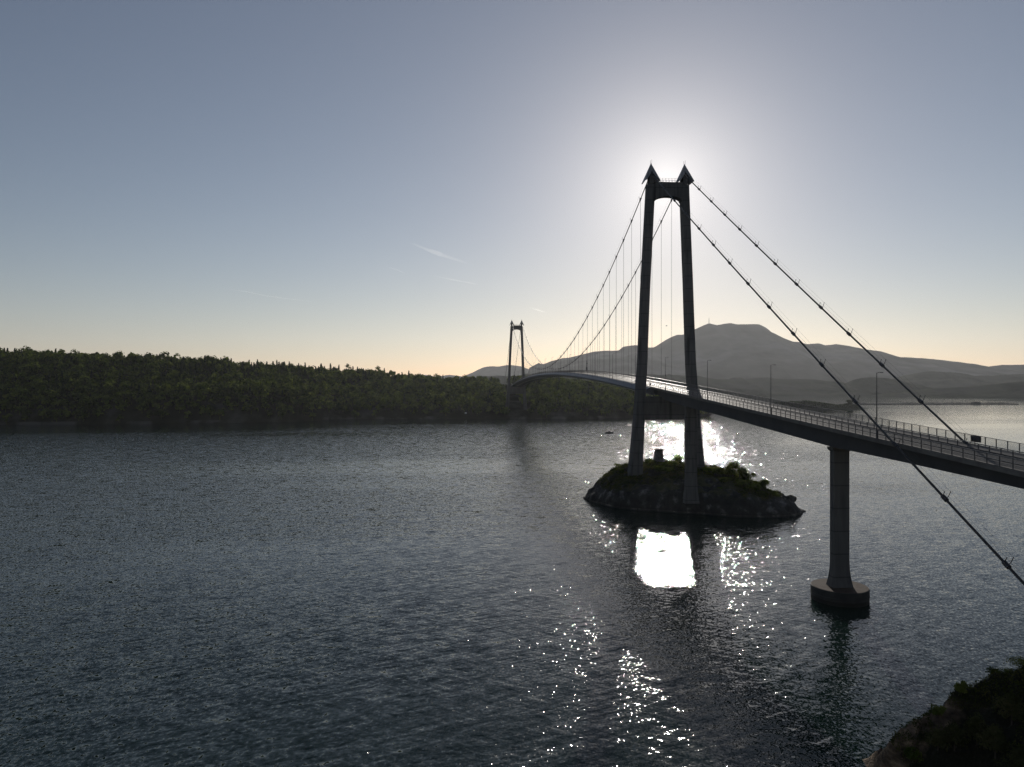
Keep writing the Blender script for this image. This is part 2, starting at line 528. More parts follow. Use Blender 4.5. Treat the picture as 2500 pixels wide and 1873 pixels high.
ridge("hills", 3300, [(2160, 935), (2200, 922), (2242, 910), (2273, 906), (2342, 910), (2380, 917.6), (2430, 916), (2500, 912), (2620, 908), (2800, 915), (3000, 930)], M['hill'], "grey middle hills at the right edge below the mountain slope", 450, 600, 12, 61)
ridge("hills", 2130, [(2190, 962), (2240, 957), (2288, 948), (2380, 944.5), (2457, 935), (2500, 931), (2620, 925), (2800, 930), (3000, 940)], M['hill'], "low dark wooded shore at the right edge", 170, 400, 6, 71)
ridge("hills", 2080, [(1560, 955), (1640, 951), (1700, 952), (1770, 950.2), (1797, 948.6), (1821, 951), (1848, 953.3), (1864, 960.4), (1881, 968.5)], M['hill'], "low dark cape ending at the water behind the bridge railing", 45, 80, 3, 81)

# mast on the summit
mb = MB()
sx = (1731 - CX) / F * 5000
zt = H + (CY - 789.5) * 5000 / F
mb.tube([(sx, 5000, zt - 12), (sx, 5000, zt + 22), (sx, 5000, zt + 40)], [2.4, 1.8, 0.8], 6)
tag(mb.build("radio_mast", M['galv']), "thin radio mast standing on the mountain summit", "mast")

# ---------------------------------------------------------------- wooded headland across the sound
SH = np.array([(-1700, 430), (-1200, 520), (-700, 598), (-560, 628), (-468, 647), (-350, 662), (-260, 690), (-215, 706), (-203, 716), (-192, 752), (-160, 760), (-100, 762), (0, 761), (66, 761), (159, 786), (205, 803), (232, 838), (250, 880), (262, 960)], float)
HC = np.array([(-1700, 80), (-1200, 78), (-700, 70), (-591, 65), (-446, 59), (-322, 50.5), (-296, 51.5), (-230, 46), (-178, 42), (-132, 36.5), (-76, 34.5), (0, 33), (60, 32), (125, 30), (165, 25), (205, 17), (235, 8), (262, 0.5)], float)


def head_z(X, Y):
    sh = np.interp(X, SH[:, 0], SH[:, 1]) + 7 * fbm(X, X * 0, 3, 60, 4)
    hc = np.maximum(np.interp(X, HC[:, 0], HC[:, 1]) + 0.8, 0.4)
    t = Y - sh
    q = np.clip(t / 175.0, 0, 1)
    prof = 0.10 * np.clip(t / 9, 0, 1) + 0.90 * (q ** 0.85) * (1 - 0.12 * q) / 0.88
    z = hc * prof
    z = z + 5.0 * fbm(X, Y, 5, 70, 4) * np.clip(t / 40, 0, 1) + 1.6 * fbm(X, Y, 8, 9, 3) * np.clip(t / 5, 0, 1)
    # a low spur runs out in front of the western hill
    z = z + 9.0 * np.exp(-((t - 32) / 22.0) ** 2) * np.clip((X + 430) / 90, 0, 1) * np.clip((-208 - X) / 45, 0, 1)
    # fall away to the east end and behind the crest
    z = z * np.clip((264 - X) / 30, 0, 1) - 0.05 * np.clip(t - 230, 0, 500)
    return np.where(t < 0, -2.5 + 0.0 * z, np.maximum(z, 0.15))


M['headland'] = surf_mat("forest_floor", (0.018, 0.02, 0.012), (0.03, 0.03, 0.02), 0.05, 0.95, 0.6, 0.6, c3=(0.085, 0.08, 0.07), spec=0.0)
def shore_band(m):
    """bare pale rock between the tide line and the trees, in patches"""
    n = m.node_tree
    p = [x for x in n.nodes if x.type == 'BSDF_PRINCIPLED'][0]
    src = p.inputs["Base Color"].links[0].from_socket
    geo = n.nodes.new("ShaderNodeNewGeometry"); sp = n.nodes.new("ShaderNodeSeparateXYZ")
    n.links.new(geo.outputs["Position"], sp.inputs[0])
    ns = n.nodes.new("ShaderNodeTexNoise"); ns.inputs["Scale"].default_value = 0.03; ns.inputs["Detail"].default_value = 5
    n.links.new(geo.outputs["Position"], ns.inputs["Vector"])
    a = n.nodes.new("ShaderNodeMapRange"); a.inputs["From Min"].default_value = 0.54; a.inputs["From Max"].default_value = 0.62
    n.links.new(ns.outputs["Fac"], a.inputs["Value"])
    z = n.nodes.new("ShaderNodeMapRange"); z.inputs["From Min"].default_value = 3.2; z.inputs["From Max"].default_value = 2.2
    n.links.new(sp.outputs["Z"], z.inputs["Value"])
    k = n.nodes.new("ShaderNodeMath"); k.operation = 'MULTIPLY'
    n.links.new(a.outputs[0], k.inputs[0]); n.links.new(z.outputs[0], k.inputs[1])
    mx = n.nodes.new("ShaderNodeMix"); mx.data_type = 'RGBA'; mx.inputs[7].default_value = (0.10, 0.095, 0.085, 1)
    n.links.new(k.outputs[0], mx.inputs["Factor"]); n.links.new(src, mx.inputs[6]); n.links.new(mx.outputs[2], p.inputs["Base Color"])


shore_band(M['headland'])
tag(heightfield("terrain", np.arange(-1700, 268, 5.0), np.arange(420, 1150, 5.0), head_z, M['headland']), "wooded headland on the far side of the sound", "headland", kind="structure")


# foliage made of many small quads -------------------------------------------------
def quads(C, size, rs, flat=0.0, out=None):
    """small squares at the points C, tilted at random about the outward direction of their clump"""
    n_ = len(C)
    nrm = rs.normal(size=(n_, 3)); nrm[:, 2] += flat
    if out is not None:
        nrm = nrm * 0.38 + out * 1.3
    nrm /= np.linalg.norm(nrm, axis=1)[:, None]
    a = np.cross(nrm, rs.normal(size=(n_, 3))); a /= np.linalg.norm(a, axis=1)[:, None] + 1e-9
    b = np.cross(nrm, a)
    s = (size * (0.6 + 0.8 * rs.rand(n_)))[:, None]
    a *= s; b *= s * 0.72
    Vq = np.stack([C - a * 0.5 - b * 0.15, C + b * 0.5, C + a * 0.5 + b * 0.1, C - b * 0.5], axis=1).reshape(-1, 3)
    return Vq


def crown_points(rs, n_, r, h, base, lobes=7, conifer=False):
    if conifer:
        t = rs.rand(n_) ** 0.75                         # 0 bottom 1 top
        tier = np.abs(np.sin(t * 17.0)) * 0.35 + 0.65
        rr = r * (1 - t) ** 0.85 * tier * (0.55 + 0.45 * rs.rand(n_)) + 0.05 * r
        a = rs.rand(n_) * 2 * math.pi
        return np.stack([rr * np.cos(a), rr * np.sin(a), base + t * (h - base)], axis=1), np.stack([np.cos(a), np.sin(a), 0.5 + 0 * a], axis=1)
    ctr = np.stack([(rs.rand(lobes) - .5) * r * 1.15, (rs.rand(lobes) - .5) * r * 1.15, base + (h - base) * (0.12 + 0.66 * rs.rand(lobes))], axis=1)
    rad = r * (0.42 + 0.28 * rs.rand(lobes))
    k = rs.randint(0, lobes, n_)
    d = rs.normal(size=(n_, 3)); d /= np.linalg.norm(d, axis=1)[:, None]
    d[:, 2] = np.where(d[:, 2] < -0.3, -d[:, 2], d[:, 2])
    rho = (0.60 + 0.55 * rs.rand(n_) ** 1.4)
    P = ctr[k] + d * (rad[k] * rho)[:, None]
    P[:, 2] = np.clip(P[:, 2], base * 0.8, h * 1.05)
    return P, d


def stem_geo(r0, h, n=5, lean=(0, 0)):
    a = np.arange(n) * 2 * math.pi / n
    lo = np.stack([r0 * np.cos(a), r0 * np.sin(a), a * 0 - 0.6], axis=1)
    hi = np.stack([r0 * .45 * np.cos(a) + lean[0], r0 * .45 * np.sin(a) + lean[1], a * 0 + h], axis=1)
    Vv = np.concatenate([lo, hi])
    Fv = [(i, (i + 1) % n, n + (i + 1) % n, n + i) for i in range(n)]
    return Vv, np.array(Fv)


PROTO = []
for k in range(8):
    rs = np.random.RandomState(100 + k)
    con = k >= 6
    h = 11.5 if not con else 12.0
    r = (5.0 + 1.7 * rs.rand()) if not con else 2.9
    P, dd = crown_points(rs, 170 if not con else 150, r, h, 1.4 if not con else 0.5, lobes=5 + k % 4, conifer=con)
    Vq = quads(P, 2.2 if not con else 1.4, rs, 0.25, dd)
    sv, sf = stem_geo(0.22, h * 0.9)
    PROTO.append((np.concatenate([Vq, sv]), np.concatenate([np.arange(len(Vq)).reshape(-1, 4), sf + len(Vq)]), con))

xs = np.arange(-640, 262, 8.4); yy = np.arange(610, 1010, 8.4)
TX, TY = np.meshgrid(xs, yy, indexing='ij')
TX = TX.ravel() + (NR.rand(TX.size) - .5) * 7.2
TY = TY.ravel() + (NR.rand(TY.size) - .5) * 5.2
TZ = head_z(TX, TY)
shY = np.interp(TX, SH[:, 0], SH[:, 1])
ok = (TZ > 0.8) & (TY - shY > 0.5) & (TY - shY < 290) & (np.abs(TX / TY + 0.0) < 0.78)
# keep the far tower and its roadway corridor clear
dS = np.array([-0.0797, 0.9968]); dU = np.array([0.9968, 0.0797]); C0 = np.array([49.54, 226.4])
relx, rely = TX - C0[0], TY - C0[1]
ss = relx * dS[0] + rely * dS[1]; uu = relx * dU[0] + rely * dU[1]
ok &= ~((np.abs(uu) < 13) & (ss > 530) & (ss < 575))
ok &= ~((np.abs(uu) < 9) & (ss >= 575))
TX, TY, TZ = TX[ok], TY[ok], TZ[ok]
order = np.argsort(TY - 0.0 * TX)
inview = np.abs(TX / TY) < 0.715
# the nearest 300 that the photograph can show stand as trees of their own
near = [i for i in order if inview[i]][:300]
nearset = set(near)
tree_mesh = []
for k, (Vp, Fp, con) in enumerate(PROTO):
    me_o = mesh_np("pine_tree" if con else "broadleaf_tree", Vp, Fp, M['needle'] if con else M['leaf'])
    tree_mesh.append(me_o)
used = [False] * 8


def kind_of(x, y, z):
    pcon = 0.06 + 0.40 * (-400 < x < -210) * (z > 40) + 0.08 * (z > 32)
    return R.randint(6, 7) if R.random() < pcon else R.randint(0, 5)


TREE_GROUP = "trees along the shore of the far headland"
for i in near:
    k = kind_of(TX[i], TY[i], TZ[i])
    if not used[k]:
        o = tree_mesh[k]; used[k] = True
    else:
        o = tree_mesh[k].copy(); COL.objects.link(o)
    con = PROTO[k][2]
    o.location = (TX[i], TY[i], TZ[i] - 0.2)
    s = 0.65 + 0.55 * R.random()
    o.scale = (s, s, s * (0.9 + 0.25 * R.random()))
    o.rotation_euler = (0, 0, R.random() * 6.28)
    tag(o, "dark pointed conifer near the waterline of the wooded headland" if con else "rounded broadleaf tree near the waterline of the wooded headland", "tree",
        group="conifers along the shore of the headland" if con else "broadleaf trees along the shore of the headland")
for k in range(8):
    if not used[k]:
        bpy.data.objects.remove(tree_mesh[k])

VV, FF, base = {0: [], 1: []}, {0: [], 1: []}, {0: 0, 1: 0}
for i in range(len(TX)):
    if i in nearset: continue
    k = kind_of(TX[i], TY[i], TZ[i])
    Vp, Fp, con = PROTO[k]
    s = 0.55 + 0.7 * R.random() ** 1.3; a = R.random() * 6.28
    ca, sa = math.cos(a) * s, math.sin(a) * s
    Q = np.empty_like(Vp)
    Q[:, 0] = Vp[:, 0] * ca - Vp[:, 1] * sa + TX[i]
    Q[:, 1] = Vp[:, 0] * sa + Vp[:, 1] * ca + TY[i]
    Q[:, 2] = Vp[:, 2] * s * (0.9 + 0.3 * R.random()) + TZ[i] - 0.2
    c = 1 if con else 0
    VV[c].append(Q); FF[c].append(Fp + base[c]); base[c] += len(Q)
woods = mesh_np("woodland", np.concatenate(VV[0]), np.concatenate(FF[0]), M['leaf'])
tag(woods, "dense green broadleaf wood covering the slope of the headland", "woodland", kind="stuff")
woods2 = mesh_np("conifer_woodland", np.concatenate(VV[1]), np.concatenate(FF[1]), M['needle'])
tag(woods2, "dark conifers scattered through the wood up to the skyline", "woodland", kind="stuff")

# ---------------------------------------------------------------- the bridge
def P(s, u, z):
    return Vector((C0[0] + dS[0] * s + dU[0] * u, C0[1] + dS[1] * s + dU[1] * u, z))


AXS = (Vector((dS[0], dS[1], 0)), Vector((dU[0], dU[1], 0)), Vector((0, 0, 1)))
SPAN = 558.0
MID = 279.0


def deck_z(s):
    a = abs(s - MID)
    if a <= 253: return 45.4 - 7.34 * (a / 253) ** 2
    return 38.06 - 0.058 * (a - 253)


bridge = empty("suspension_bridge", (C0[0], C0[1], 0))
tag(bridge, "long grey suspension bridge with two hooded concrete towers crossing the sound", "bridge")


def bpart(mb, name, mat, parent, smooth=False):
    o = mb.build(name, mat, None, smooth)
    o.parent = parent
    o.matrix_parent_inverse = WM[parent.name]
    return o


WM = {}
from mathutils import Matrix
def reg(e, world_loc):
    WM[e.name] = Matrix.Translation(-Vector(world_loc))
reg(bridge, (C0[0], C0[1], 0))


def bempty(name, parent=bridge):
    e = empty(name, (0, 0, 0))
    e.parent = parent
    e.matrix_parent_inverse = WM[parent.name]
    WM[e.name] = Matrix.Identity(4)
    return e


def as_parent(o):
    WM[o.name] = Matrix.Identity(4)
    return o


def oct_ring(s, u, z, d, w, ch):
    pts = [(-d + ch, -w), (d - ch, -w), (d, -w + ch), (d, w - ch), (d - ch, w), (-d + ch, w), (-d, w - ch), (-d, -w + ch)]
    return [P(s + a, u + b, z) for a, b in pts]


ZL = [100.6, 69, 45, 26.5, 12, 8.5, 2]
UL = [5.50, 6.95, 7.85, 9.0, 10.0, 10.25, 10.6]
WLg = [1.25, 1.28, 1.32, 1.5, 1.85, 2.1, 2.1]
DLg = [1.6, 1.7, 1.8, 1.95, 2.3, 2.5, 2.5]


def leg_mesh(s0, side, zbot):
    mb = MB()
    zs = np.linspace(zbot, 101.2, 40)
    rings = []
    for z in zs:
        u = np.interp(-z, [-a for a in ZL], UL); w = np.interp(-z, [-a for a in ZL], WLg); d = np.interp(-z, [-a for a in ZL], DLg)
        rings.append(oct_ring(s0, -0.3 + side * u + 0.3 * max(0, (z - 60)) / 45, z, d, w, 0.32))
    mb.loft(rings)
    return mb


def hood_mesh(s0, u0):
    hw, zt, zb, th = 2.45, 108.2, 102.1, 0.1
    tip = P(s0, u0, zt)
    bm = bmesh.new()
    def bmf(pts):
        vs = [bm.verts.new(p) for p in pts]
        f = bm.faces.new(vs)
        return f
    c = {(i, j): P(s0 + i * hw, u0 + j * hw, zb) for i in (-1, 1) for j in (-1, 1)}
    bmf([tip, c[(-1, -1)], c[(1, -1)]])
    bmf([tip, c[(1, 1)], c[(-1, 1)]])
    for i in (-1, 1):
        # the faces over the cables are cut out in a pointed curve
        pts = []
        for t in np.linspace(-1, 1, 13):
            zz = zb + 3.4 * (1 - abs(t) ** 0.8)
            k = (zt - zz) / (zt - zb)
            uu_ = t * hw * 0.86
            pts.append(P(s0 + i * hw * k, u0 + uu_, zz))
        half = [tip, c[(i, -1)]] + pts[:7]
        bmf(half)
        bmf([tip] + pts[6:] + [c[(i, 1)]])
    bmesh.ops.remove_doubles(bm, verts=bm.verts, dist=0.001)
    bmesh.ops.triangulate(bm, faces=bm.faces)
    bmesh.ops.recalc_face_normals(bm, faces=bm.faces)
    bmesh.ops.solidify(bm, geom=bm.faces, thickness=th)
    me = bpy.data.meshes.new("hood"); bm.to_mesh(me); bm.free()
    me.materials.append(M['hood'])
    return me


def beam_top(s0):
    mb = MB()
    n = 17; d = 1.35
    us = np.linspace(-4.3, 4.55, n)
    for k in range(n - 1):
        pass
    lo, hi = [], []
    for u in us:
        t = (u - 0.1) / 4.45
        lo.append(95.6 + 1.9 * math.sqrt(max(0, 1 - min(1, abs(t)) ** 2)) if abs(t) < 1 else 95.6)
        hi.append(101.9)
    vs = []
    for sd in (-d, d):
        for k in range(n): vs.append(P(s0 + sd, us[k], lo[k]))
        for k in range(n): vs.append(P(s0 + sd, us[k], hi[k]))
    fs = []
    for k in range(n - 1):
        fs.append((k, k + 1, n + k + 1, n + k))
        fs.append((2 * n + k, 3 * n + k, 3 * n + k + 1, 2 * n + k + 1))
        fs.append((k, 2 * n + k, 2 * n + k + 1, k + 1))
        fs.append((n + k, n + k + 1, 3 * n + k + 1, 3 * n + k))
    fs.append((0, n, 3 * n, 2 * n)); fs.append((n - 1, 3 * n - 1, 4 * n - 1, 2 * n - 1))
    mb.add(vs, fs)
    return mb


for ti, s0 in enumerate((0.0, SPAN)):
    tw = bempty("tower")
    tag(tw, ["large near tower standing on the rocky islet", "small far tower rising from the wooded headland"][ti])
    zb = 7.5 if ti == 0 else 4.0
    for side in (-1, 1):
        bpart(leg_mesh(s0, side, zb), "leg", M['concrete'], tw)
        me = hood_mesh(s0, 0.12 + side * 5.45)
        ho = bpy.data.objects.new("hood", me); link(ho); ho.parent = tw
        # finial rods
        mb = MB()
        mb.tube([P(s0, 0.12 + side * 5.45 - 0.15, 108.0), P(s0, 0.12 + side * 5.45 - 0.2, 109.0)], 0.05, 5)
        mb.tube([P(s0, 0.12 + side * 5.45 + 0.25, 107.8), P(s0, 0.12 + side * 5.45 + 0.28, 109.3)], 0.04, 5)
        bpart(mb, "antenna", M['darksteel'], tw)
        mb = MB()      # saddle house under the hood
        mb.box(P(s0, side * 5.45 + 0.05, 102.9), (1.4, 0.75, 1.5), AXS)
        bpart(mb, "saddle_housing", M['concrete'], tw)
    bpart(beam_top(s0), "upper_crossbeam", M['concrete'], tw)
    mb = MB()
    zl0, zl1 = 26.6, 33.9
    ua = 9.2 - 1.3
    mb.box(P(s0, -0.3, (zl0 + zl1) / 2), (1.5, ua, (zl1 - zl0) / 2), AXS)
    bpart(mb, "lower_crossbeam", M['concrete'], tw)
    mb = MB()      # walkway rail on the upper crossbeam
    for sd in (-1.25, 1.25):
        for u in np.linspace(-3.9, 4.1, 9):
            mb.box(P(s0 + sd, u, 102.5), (0.03, 0.03, 0.6), AXS)
        for zz in (102.55, 103.1):
            mb.box(P(s0 + sd, 0.1, zz), (0.025, 4.0, 0.025), AXS)
    for side in (-1, 1):
        mb.tube([P(s0 - 1.2, side * 2.3 + .1, 101.9), P(s0 - 1.2, side * 3.9 + .1, 103.2)], 0.05, 5)
    bpart(mb, "walkway_rail", M['galv'], tw)
    mb = MB()      # bearing struts between lower beam and deck
    for u in (-4.4, -2.2, 2.6, 5.0):
        mb.tube([P(s0 - 0.9, u, zl1 - 0.05), P(s0 + (1.3 if u < 0 else 0.4), u + 0.2, deck_z(s0) - 1.2)], 0.16, 6)
        mb.tube([P(s0 + 0.2, u, zl1 - 0.05), P(s0 + 0.2, u + 0.1, deck_z(s0) - 1.2)], 0.16, 6)
    bpart(mb, "bearing_strut", M['darksteel'], tw)

# -- main span: streamlined steel box
def sweep(section, s_list, zfun):
    mb = MB()
    mb.loft([[P(s, u, zfun(s) + z) for u, z in section] for s in s_list])
    return mb


deckp = bempty("deck")
s_main = list(np.arange(4.0, 556, 6.0)) + [554.0]
sec_main = [(-4.5, 0.0), (-6.15, -1.05), (-6.45, -1.35), (-6.3, -1.7), (-3.6, -2.5), (5.6, -2.5), (8.1, -1.7), (8.25, -1.35), (8.0, -1.05), (6.75, 0.0)]
bpart(sweep(sec_main, s_main, deck_z), "box_girder", M['boxsteel'], deckp)
mb = MB()         # travelling rail under the box
for u in (-2.2, 4.2):
    mb.tube([P(s, u, deck_z(s) - 3.05) for s in np.arange(22, 535, 9.0)], 0.09, 5)
for s in np.arange(22, 535, 9.0):
    for u in (-2.2, 4.2):
        mb.box(P(s, u, deck_z(s) - 2.78), (0.05, 0.05, 0.32), AXS)
bpart(mb, "inspection_rail", M['white'], deckp)

# -- approach viaduct: concrete girder, haunched at the round pier
BOT = [(-232, 23.4), (-180, 24.6), (-160, 25.4), (-145.0, 25.85), (-137.5, 26.1), (-124, 26.5), (-103.2, 27.0), (-83, 28.15), (-64.4, 29.25), (-49.1, 30.2), (-22.5, 31.6), (-6, 32.7), (3.6, 34.6)]
s_app = [-232, -215, -200, -180, -160, -145, -137.5, -130, -124, -117, -110, -103.2, -96, -90, -83, -74, -64.4, -56, -49.1, -40, -31, -22.5, -12, -6, 0, 3.6]
mb = MB(); mb2 = MB()
r1, r2 = [], []
for s in s_app:
    zt_ = deck_z(s); zb_ = float(np.interp(s, [b[0] for b in BOT], [b[1] for b in BOT]))
    r1.append([P(s, u, z) for u, z in [(-3.3, zt_ - 0.55), (-2.25, zt_ - 0.9), (-2.2, zb_), (4.4, zb_), (4.5, zt_ - 0.9), (5.9, zt_ - 0.55)]])
    r2.append([P(s, u, z) for u, z in [(-4.25, zt_ + 0.02), (-4.3, zt_ - 0.5), (-3.2, zt_ - 0.56), (5.8, zt_ - 0.56), (6.65, zt_ - 0.5), (6.6, zt_ + 0.02), (6.3, zt_ - 0.01), (-3.9, zt_ - 0.01)]])
mb.loft(r1); mb2.loft(r2)
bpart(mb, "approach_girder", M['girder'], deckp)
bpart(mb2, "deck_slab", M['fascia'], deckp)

# -- roadway, footway and paint
def strip(u0, u1, dz, s_list):
    vs, fs = [], []
    for s in s_list:
        vs += [P(s, u0, deck_z(s) + dz), P(s, u1, deck_z(s) + dz)]
    for i in range(len(s_list) - 1):
        fs.append((2 * i, 2 * i + 1, 2 * i + 3, 2 * i + 2))
    return vs, fs


s_all = list(np.arange(-232, 554.1, 3.0))
mb = MB(); mb.add(*strip(-3.75, 3.05, 0.03, s_all)); bpart(mb, "carriageway", M['asphalt'], deckp)
mb = MB()
r_ = [[P(s, u, deck_z(s) + z) for u, z in [(3.05, -0.02), (3.05, 0.16), (6.25, 0.16), (6.25, -0.02)]] for s in s_all]
mb.loft(r_); bpart(mb, "footway", M['footway'], deckp)
mb = MB()
r_ = [[P(s, u, deck_z(s) + z) for u, z in [(-4.1, 0.0), (-4.1, 0.14), (-3.75, 0.14), (-3.75, 0.0)]] for s in s_all]
mb.loft(r_); bpart(mb, "kerb", M['fascia'], deckp)
mb = MB()
for u0 in (-3.45, 2.65):
    mb.add(*strip(u0, u0 + 0.12, 0.034, s_all))
s = -231.0
while s < 550:
    mb.add(*strip(-0.42, -0.30, 0.034, [s, s + 3])); s += 12
bpart(mb, "lane_marking", M['paint'], deckp, )

# -- railings
def rail_tube(mb, u, dz, hw, hz, s_list):
    rings = [[P(s, u + a, deck_z(s) + dz + b) for a, b in ((-hw, -hz), (hw, -hz), (hw, hz), (-hw, hz))] for s in s_list]
    mb.loft(rings)


s_r = list(np.arange(-232, 554.1, 4.0))
posts = np.arange(-231.5, 553, 2.0)
mb = MB()
rail_tube(mb, -3.95, 1.36, 0.045, 0.03, s_r)
for dz in (0.35, 0.5, 0.92, 1.08, 1.22):
    rail_tube(mb, -3.93, dz, 0.018, 0.018, s_r)
rail_tube(mb, -3.72, 0.72, 0.05, 0.06, s_r)
for s in posts:
    mb.box(P(s, -3.95, deck_z(s) + 0.73), (0.045, 0.05, 0.62), AXS)
    mb.box(P(s, -3.82, deck_z(s) + 0.72), (0.05, 0.1, 0.05), AXS)
bpart(mb, "parapet_rail", M['galv'], bridge)
mb = MB()
rail_tube(mb, 3.2, 0.86, 0.09, 0.055, s_r)
for s in posts + 0.6:
    mb.box(P(s, 3.22, deck_z(s) + 0.5), (0.04, 0.06, 0.36), AXS)
bpart(mb, "crash_barrier", M['galv'], bridge)
mb = MB()
rail_tube(mb, 6.2, 1.42, 0.035, 0.03, s_r)
rail_tube(mb, 6.2, 0.27, 0.02, 0.02, s_r)
for s in posts + 1.1:
    mb.box(P(s, 6.2, deck_z(s) + 0.78), (0.04, 0.045, 0.63), AXS)
for s in np.arange(-170, 553, 2.0 / 15):
    if s > 60 and int(round(s * 7.5)) % 2: continue
    z = deck_z(s)
    mb.box(P(s, 6.2, z + 0.84), (0.009, 0.009, 0.56), AXS)
bpart(mb, "footway_fence", M['galv'], bridge)

# -- main cables with hangers, clamps and hand lines
def cable_z(s):
    if 0 <= s <= SPAN:
        return 48.4 + 56.6 * ((s - MID) / MID) ** 2
    t = -s if s < 0 else s - SPAN
    return 105.0 - 0.594 * t - 4.4 * (t / 175) * (1 - t / 175)


for side in (-1, 1):
    u = side * 5.35
    mb = MB()
    sl = [-172 if side < 0 else -130] + list(np.arange(-170 if side < 0 else -125, 0, 5.0)) + list(np.arange(0, SPAN, 6.0)) + list(np.arange(SPAN, SPAN + 150, 6.0))
    mb.tube([P(s, u, cable_z(s)) for s in sl], 0.16, 8)
    cab = as_parent(bpart(mb, "main_cable", M['cable'], bridge, smooth=True))
    mb = MB()
    for off in (-0.42, 0.42):
        for z_ in (1.08,):
            mb.tube([P(s, u + off, cable_z(s) + z_ * 1.12) for s in list(np.arange(-170 if side < 0 else -130, -9, 5.0))], 0.014, 4)
            mb.tube([P(s, u + off, cable_z(s) + z_ * 1.0) for s in list(np.arange(8, SPAN - 4, 6.0))], 0.012, 4)
    bpart(mb, "hand_line", M['cable'], cab)

    def stanchion(s):
        ds = 0.5
        t = (P(s + ds, u, cable_z(s + ds)) - P(s - ds, u, cable_z(s - ds))).normalized()
        x = AXS[1]
        nrm = x.cross(t)
        if nrm.z < 0: nrm = -nrm
        c = P(s, u, cable_z(s))
        mb = MB()
        w_ = 0.40
        mb.tube([c + nrm * 0.1, c + nrm * 0.14 + x * w_ * .8, c + nrm * 0.26 + x * w_, c + nrm * 1.12 + x * w_], 0.048, 5)
        mb.tube([c + nrm * 0.1, c + nrm * 0.14 - x * w_ * .8, c + nrm * 0.26 - x * w_, c + nrm * 1.12 - x * w_], 0.048, 5)
        mb.tube([c - t * 0.45, c + t * 0.45], 0.29, 8)
        return mb
    k = 0
    s = -14.3
    while s > (-168 if side < 0 else -128):
        bpart(stanchion(s), "stanchion", M['darksteel'], cab)
        s -= 10.15
    s = 12.7
    while s < SPAN - 6:
        mb = stanchion(s)
        zc = cable_z(s)
        mb.box(P(s, u, zc - 0.38), (0.14, 0.09, 0.3), AXS)
        bpart(mb, "cable_clamp", M['darksteel'], cab)
        mb = MB()
        mb.tube([P(s, u, zc - 0.5), P(s, u, deck_z(s) + (-0.9 if side < 0 else 0.1))], 0.05, 5)
        mb.tube([P(s, u, min(zc - 0.5, deck_z(s) + 1.6)), P(s, u, deck_z(s) + (-0.9 if side < 0 else 0.1))], 0.06, 5)
        bpart(mb, "hanger", M['cable'], cab)
        s += 12.0

# -- piers of the approach
def pier(sp, uc, z0, z1, w0, d0, w1, d1, flare, capw):
    pr = bempty("pier")
    mb = MB()
    rings = []
    for z in list(np.linspace(z0, z0 + flare, 12)) + [z0 + flare + (z1 - z0 - flare) * t for t in (0.33, 0.66, 1)]:
        k = max(0.0, 1 - (z - z0) / flare) ** 2.2
        w = w1 + (w0 - w1) * k; d = d1 + (d0 - d1) * k
        rings.append(oct_ring(sp, uc, z, d / 2, w / 2, 0.18))
    mb.loft(rings)
    bpart(mb, "shaft", M['concrete'], pr)
    mb = MB()
    mb.loft([oct_ring(sp, uc, z1 - 0.75, d1 / 2 + 0.02, w1 / 2 + 0.02, 0.15), oct_ring(sp, uc, z1 - 0.5, d1 / 2 + 0.25, w1 / 2 + capw, 0.1), oct_ring(sp, uc, z1, d1 / 2 + 0.3, w1 / 2 + capw + 0.1, 0.1)])
    bpart(mb, "pier_cap", M['concrete'], pr)
    return pr


SP1 = (125.0 - C0[1]) / 0.9968
pr = pier(SP1, 0.05, 2.3, 26.85, 3.75, 2.8, 2.95, 1.5, 5.0, 0.25)
tag(pr, "tall slender pier standing on a round concrete base in the water")
mb = MB()
n = 48
def circ(r, z): return [P(SP1 + r * math.sin(2 * math.pi * k / n), 0.05 + r * math.cos(2 * math.pi * k / n), z) for k in range(n)]
mb.loft([circ(4.72, -2.0), circ(4.72, 0.9), circ(4.78, 0.95), circ(4.78, 1.25), circ(4.74, 1.3), circ(4.74, 2.3), circ(4.68, 2.36)])
bpart(mb, "caisson", M['wetconcrete'], pr)
mb = MB(); mb.loft([circ(4.62, 2.364), circ(4.62, 2.40)]); bpart(mb, "caisson_top", M['caisson_top'], pr)
SP2 = (207.0 - C0[1]) / 0.9968
pr2 = pier(SP2, 1.1, 3.2, 31.55, 4.4, 3.0, 3.3, 1.6, 9.0, 0.05)
tag(pr2, "pale pier standing on the front slope of the rocky islet")

# ---------------------------------------------------------------- street lamps, signs and mast on the bridge
def make_lamp():
    root = empty("street_lamp")
    mb = MB()
    mb.tube([(0, 0, 0), (0, 0, 1.2), (0, 0, 1.25), (0, 0, 10.0)], [0.11, 0.11, 0.085, 0.055], 8)
    mb.box((0, 0, 0.02), (0.18, 0.18, 0.03))
    mb.build("pole", M['darksteel'], root)
    mb = MB()
    mb.tube([(0, 0, 9.95), (0.35, 0, 10.05)], 0.04, 6)
    mb.box((0.62, 0, 10.07), (0.36, 0.13, 0.035)); mb.box((0.75, 0, 10.02), (0.2, 0.1, 0.03))
    mb.build("lamp_head", M['galv'], root)
    return root


def copy_tree(o, parent=None):
    c = o.copy(); COL.objects.link(c); c.parent = parent
    for ch in list(o.children): copy_tree(ch, c)
    return c


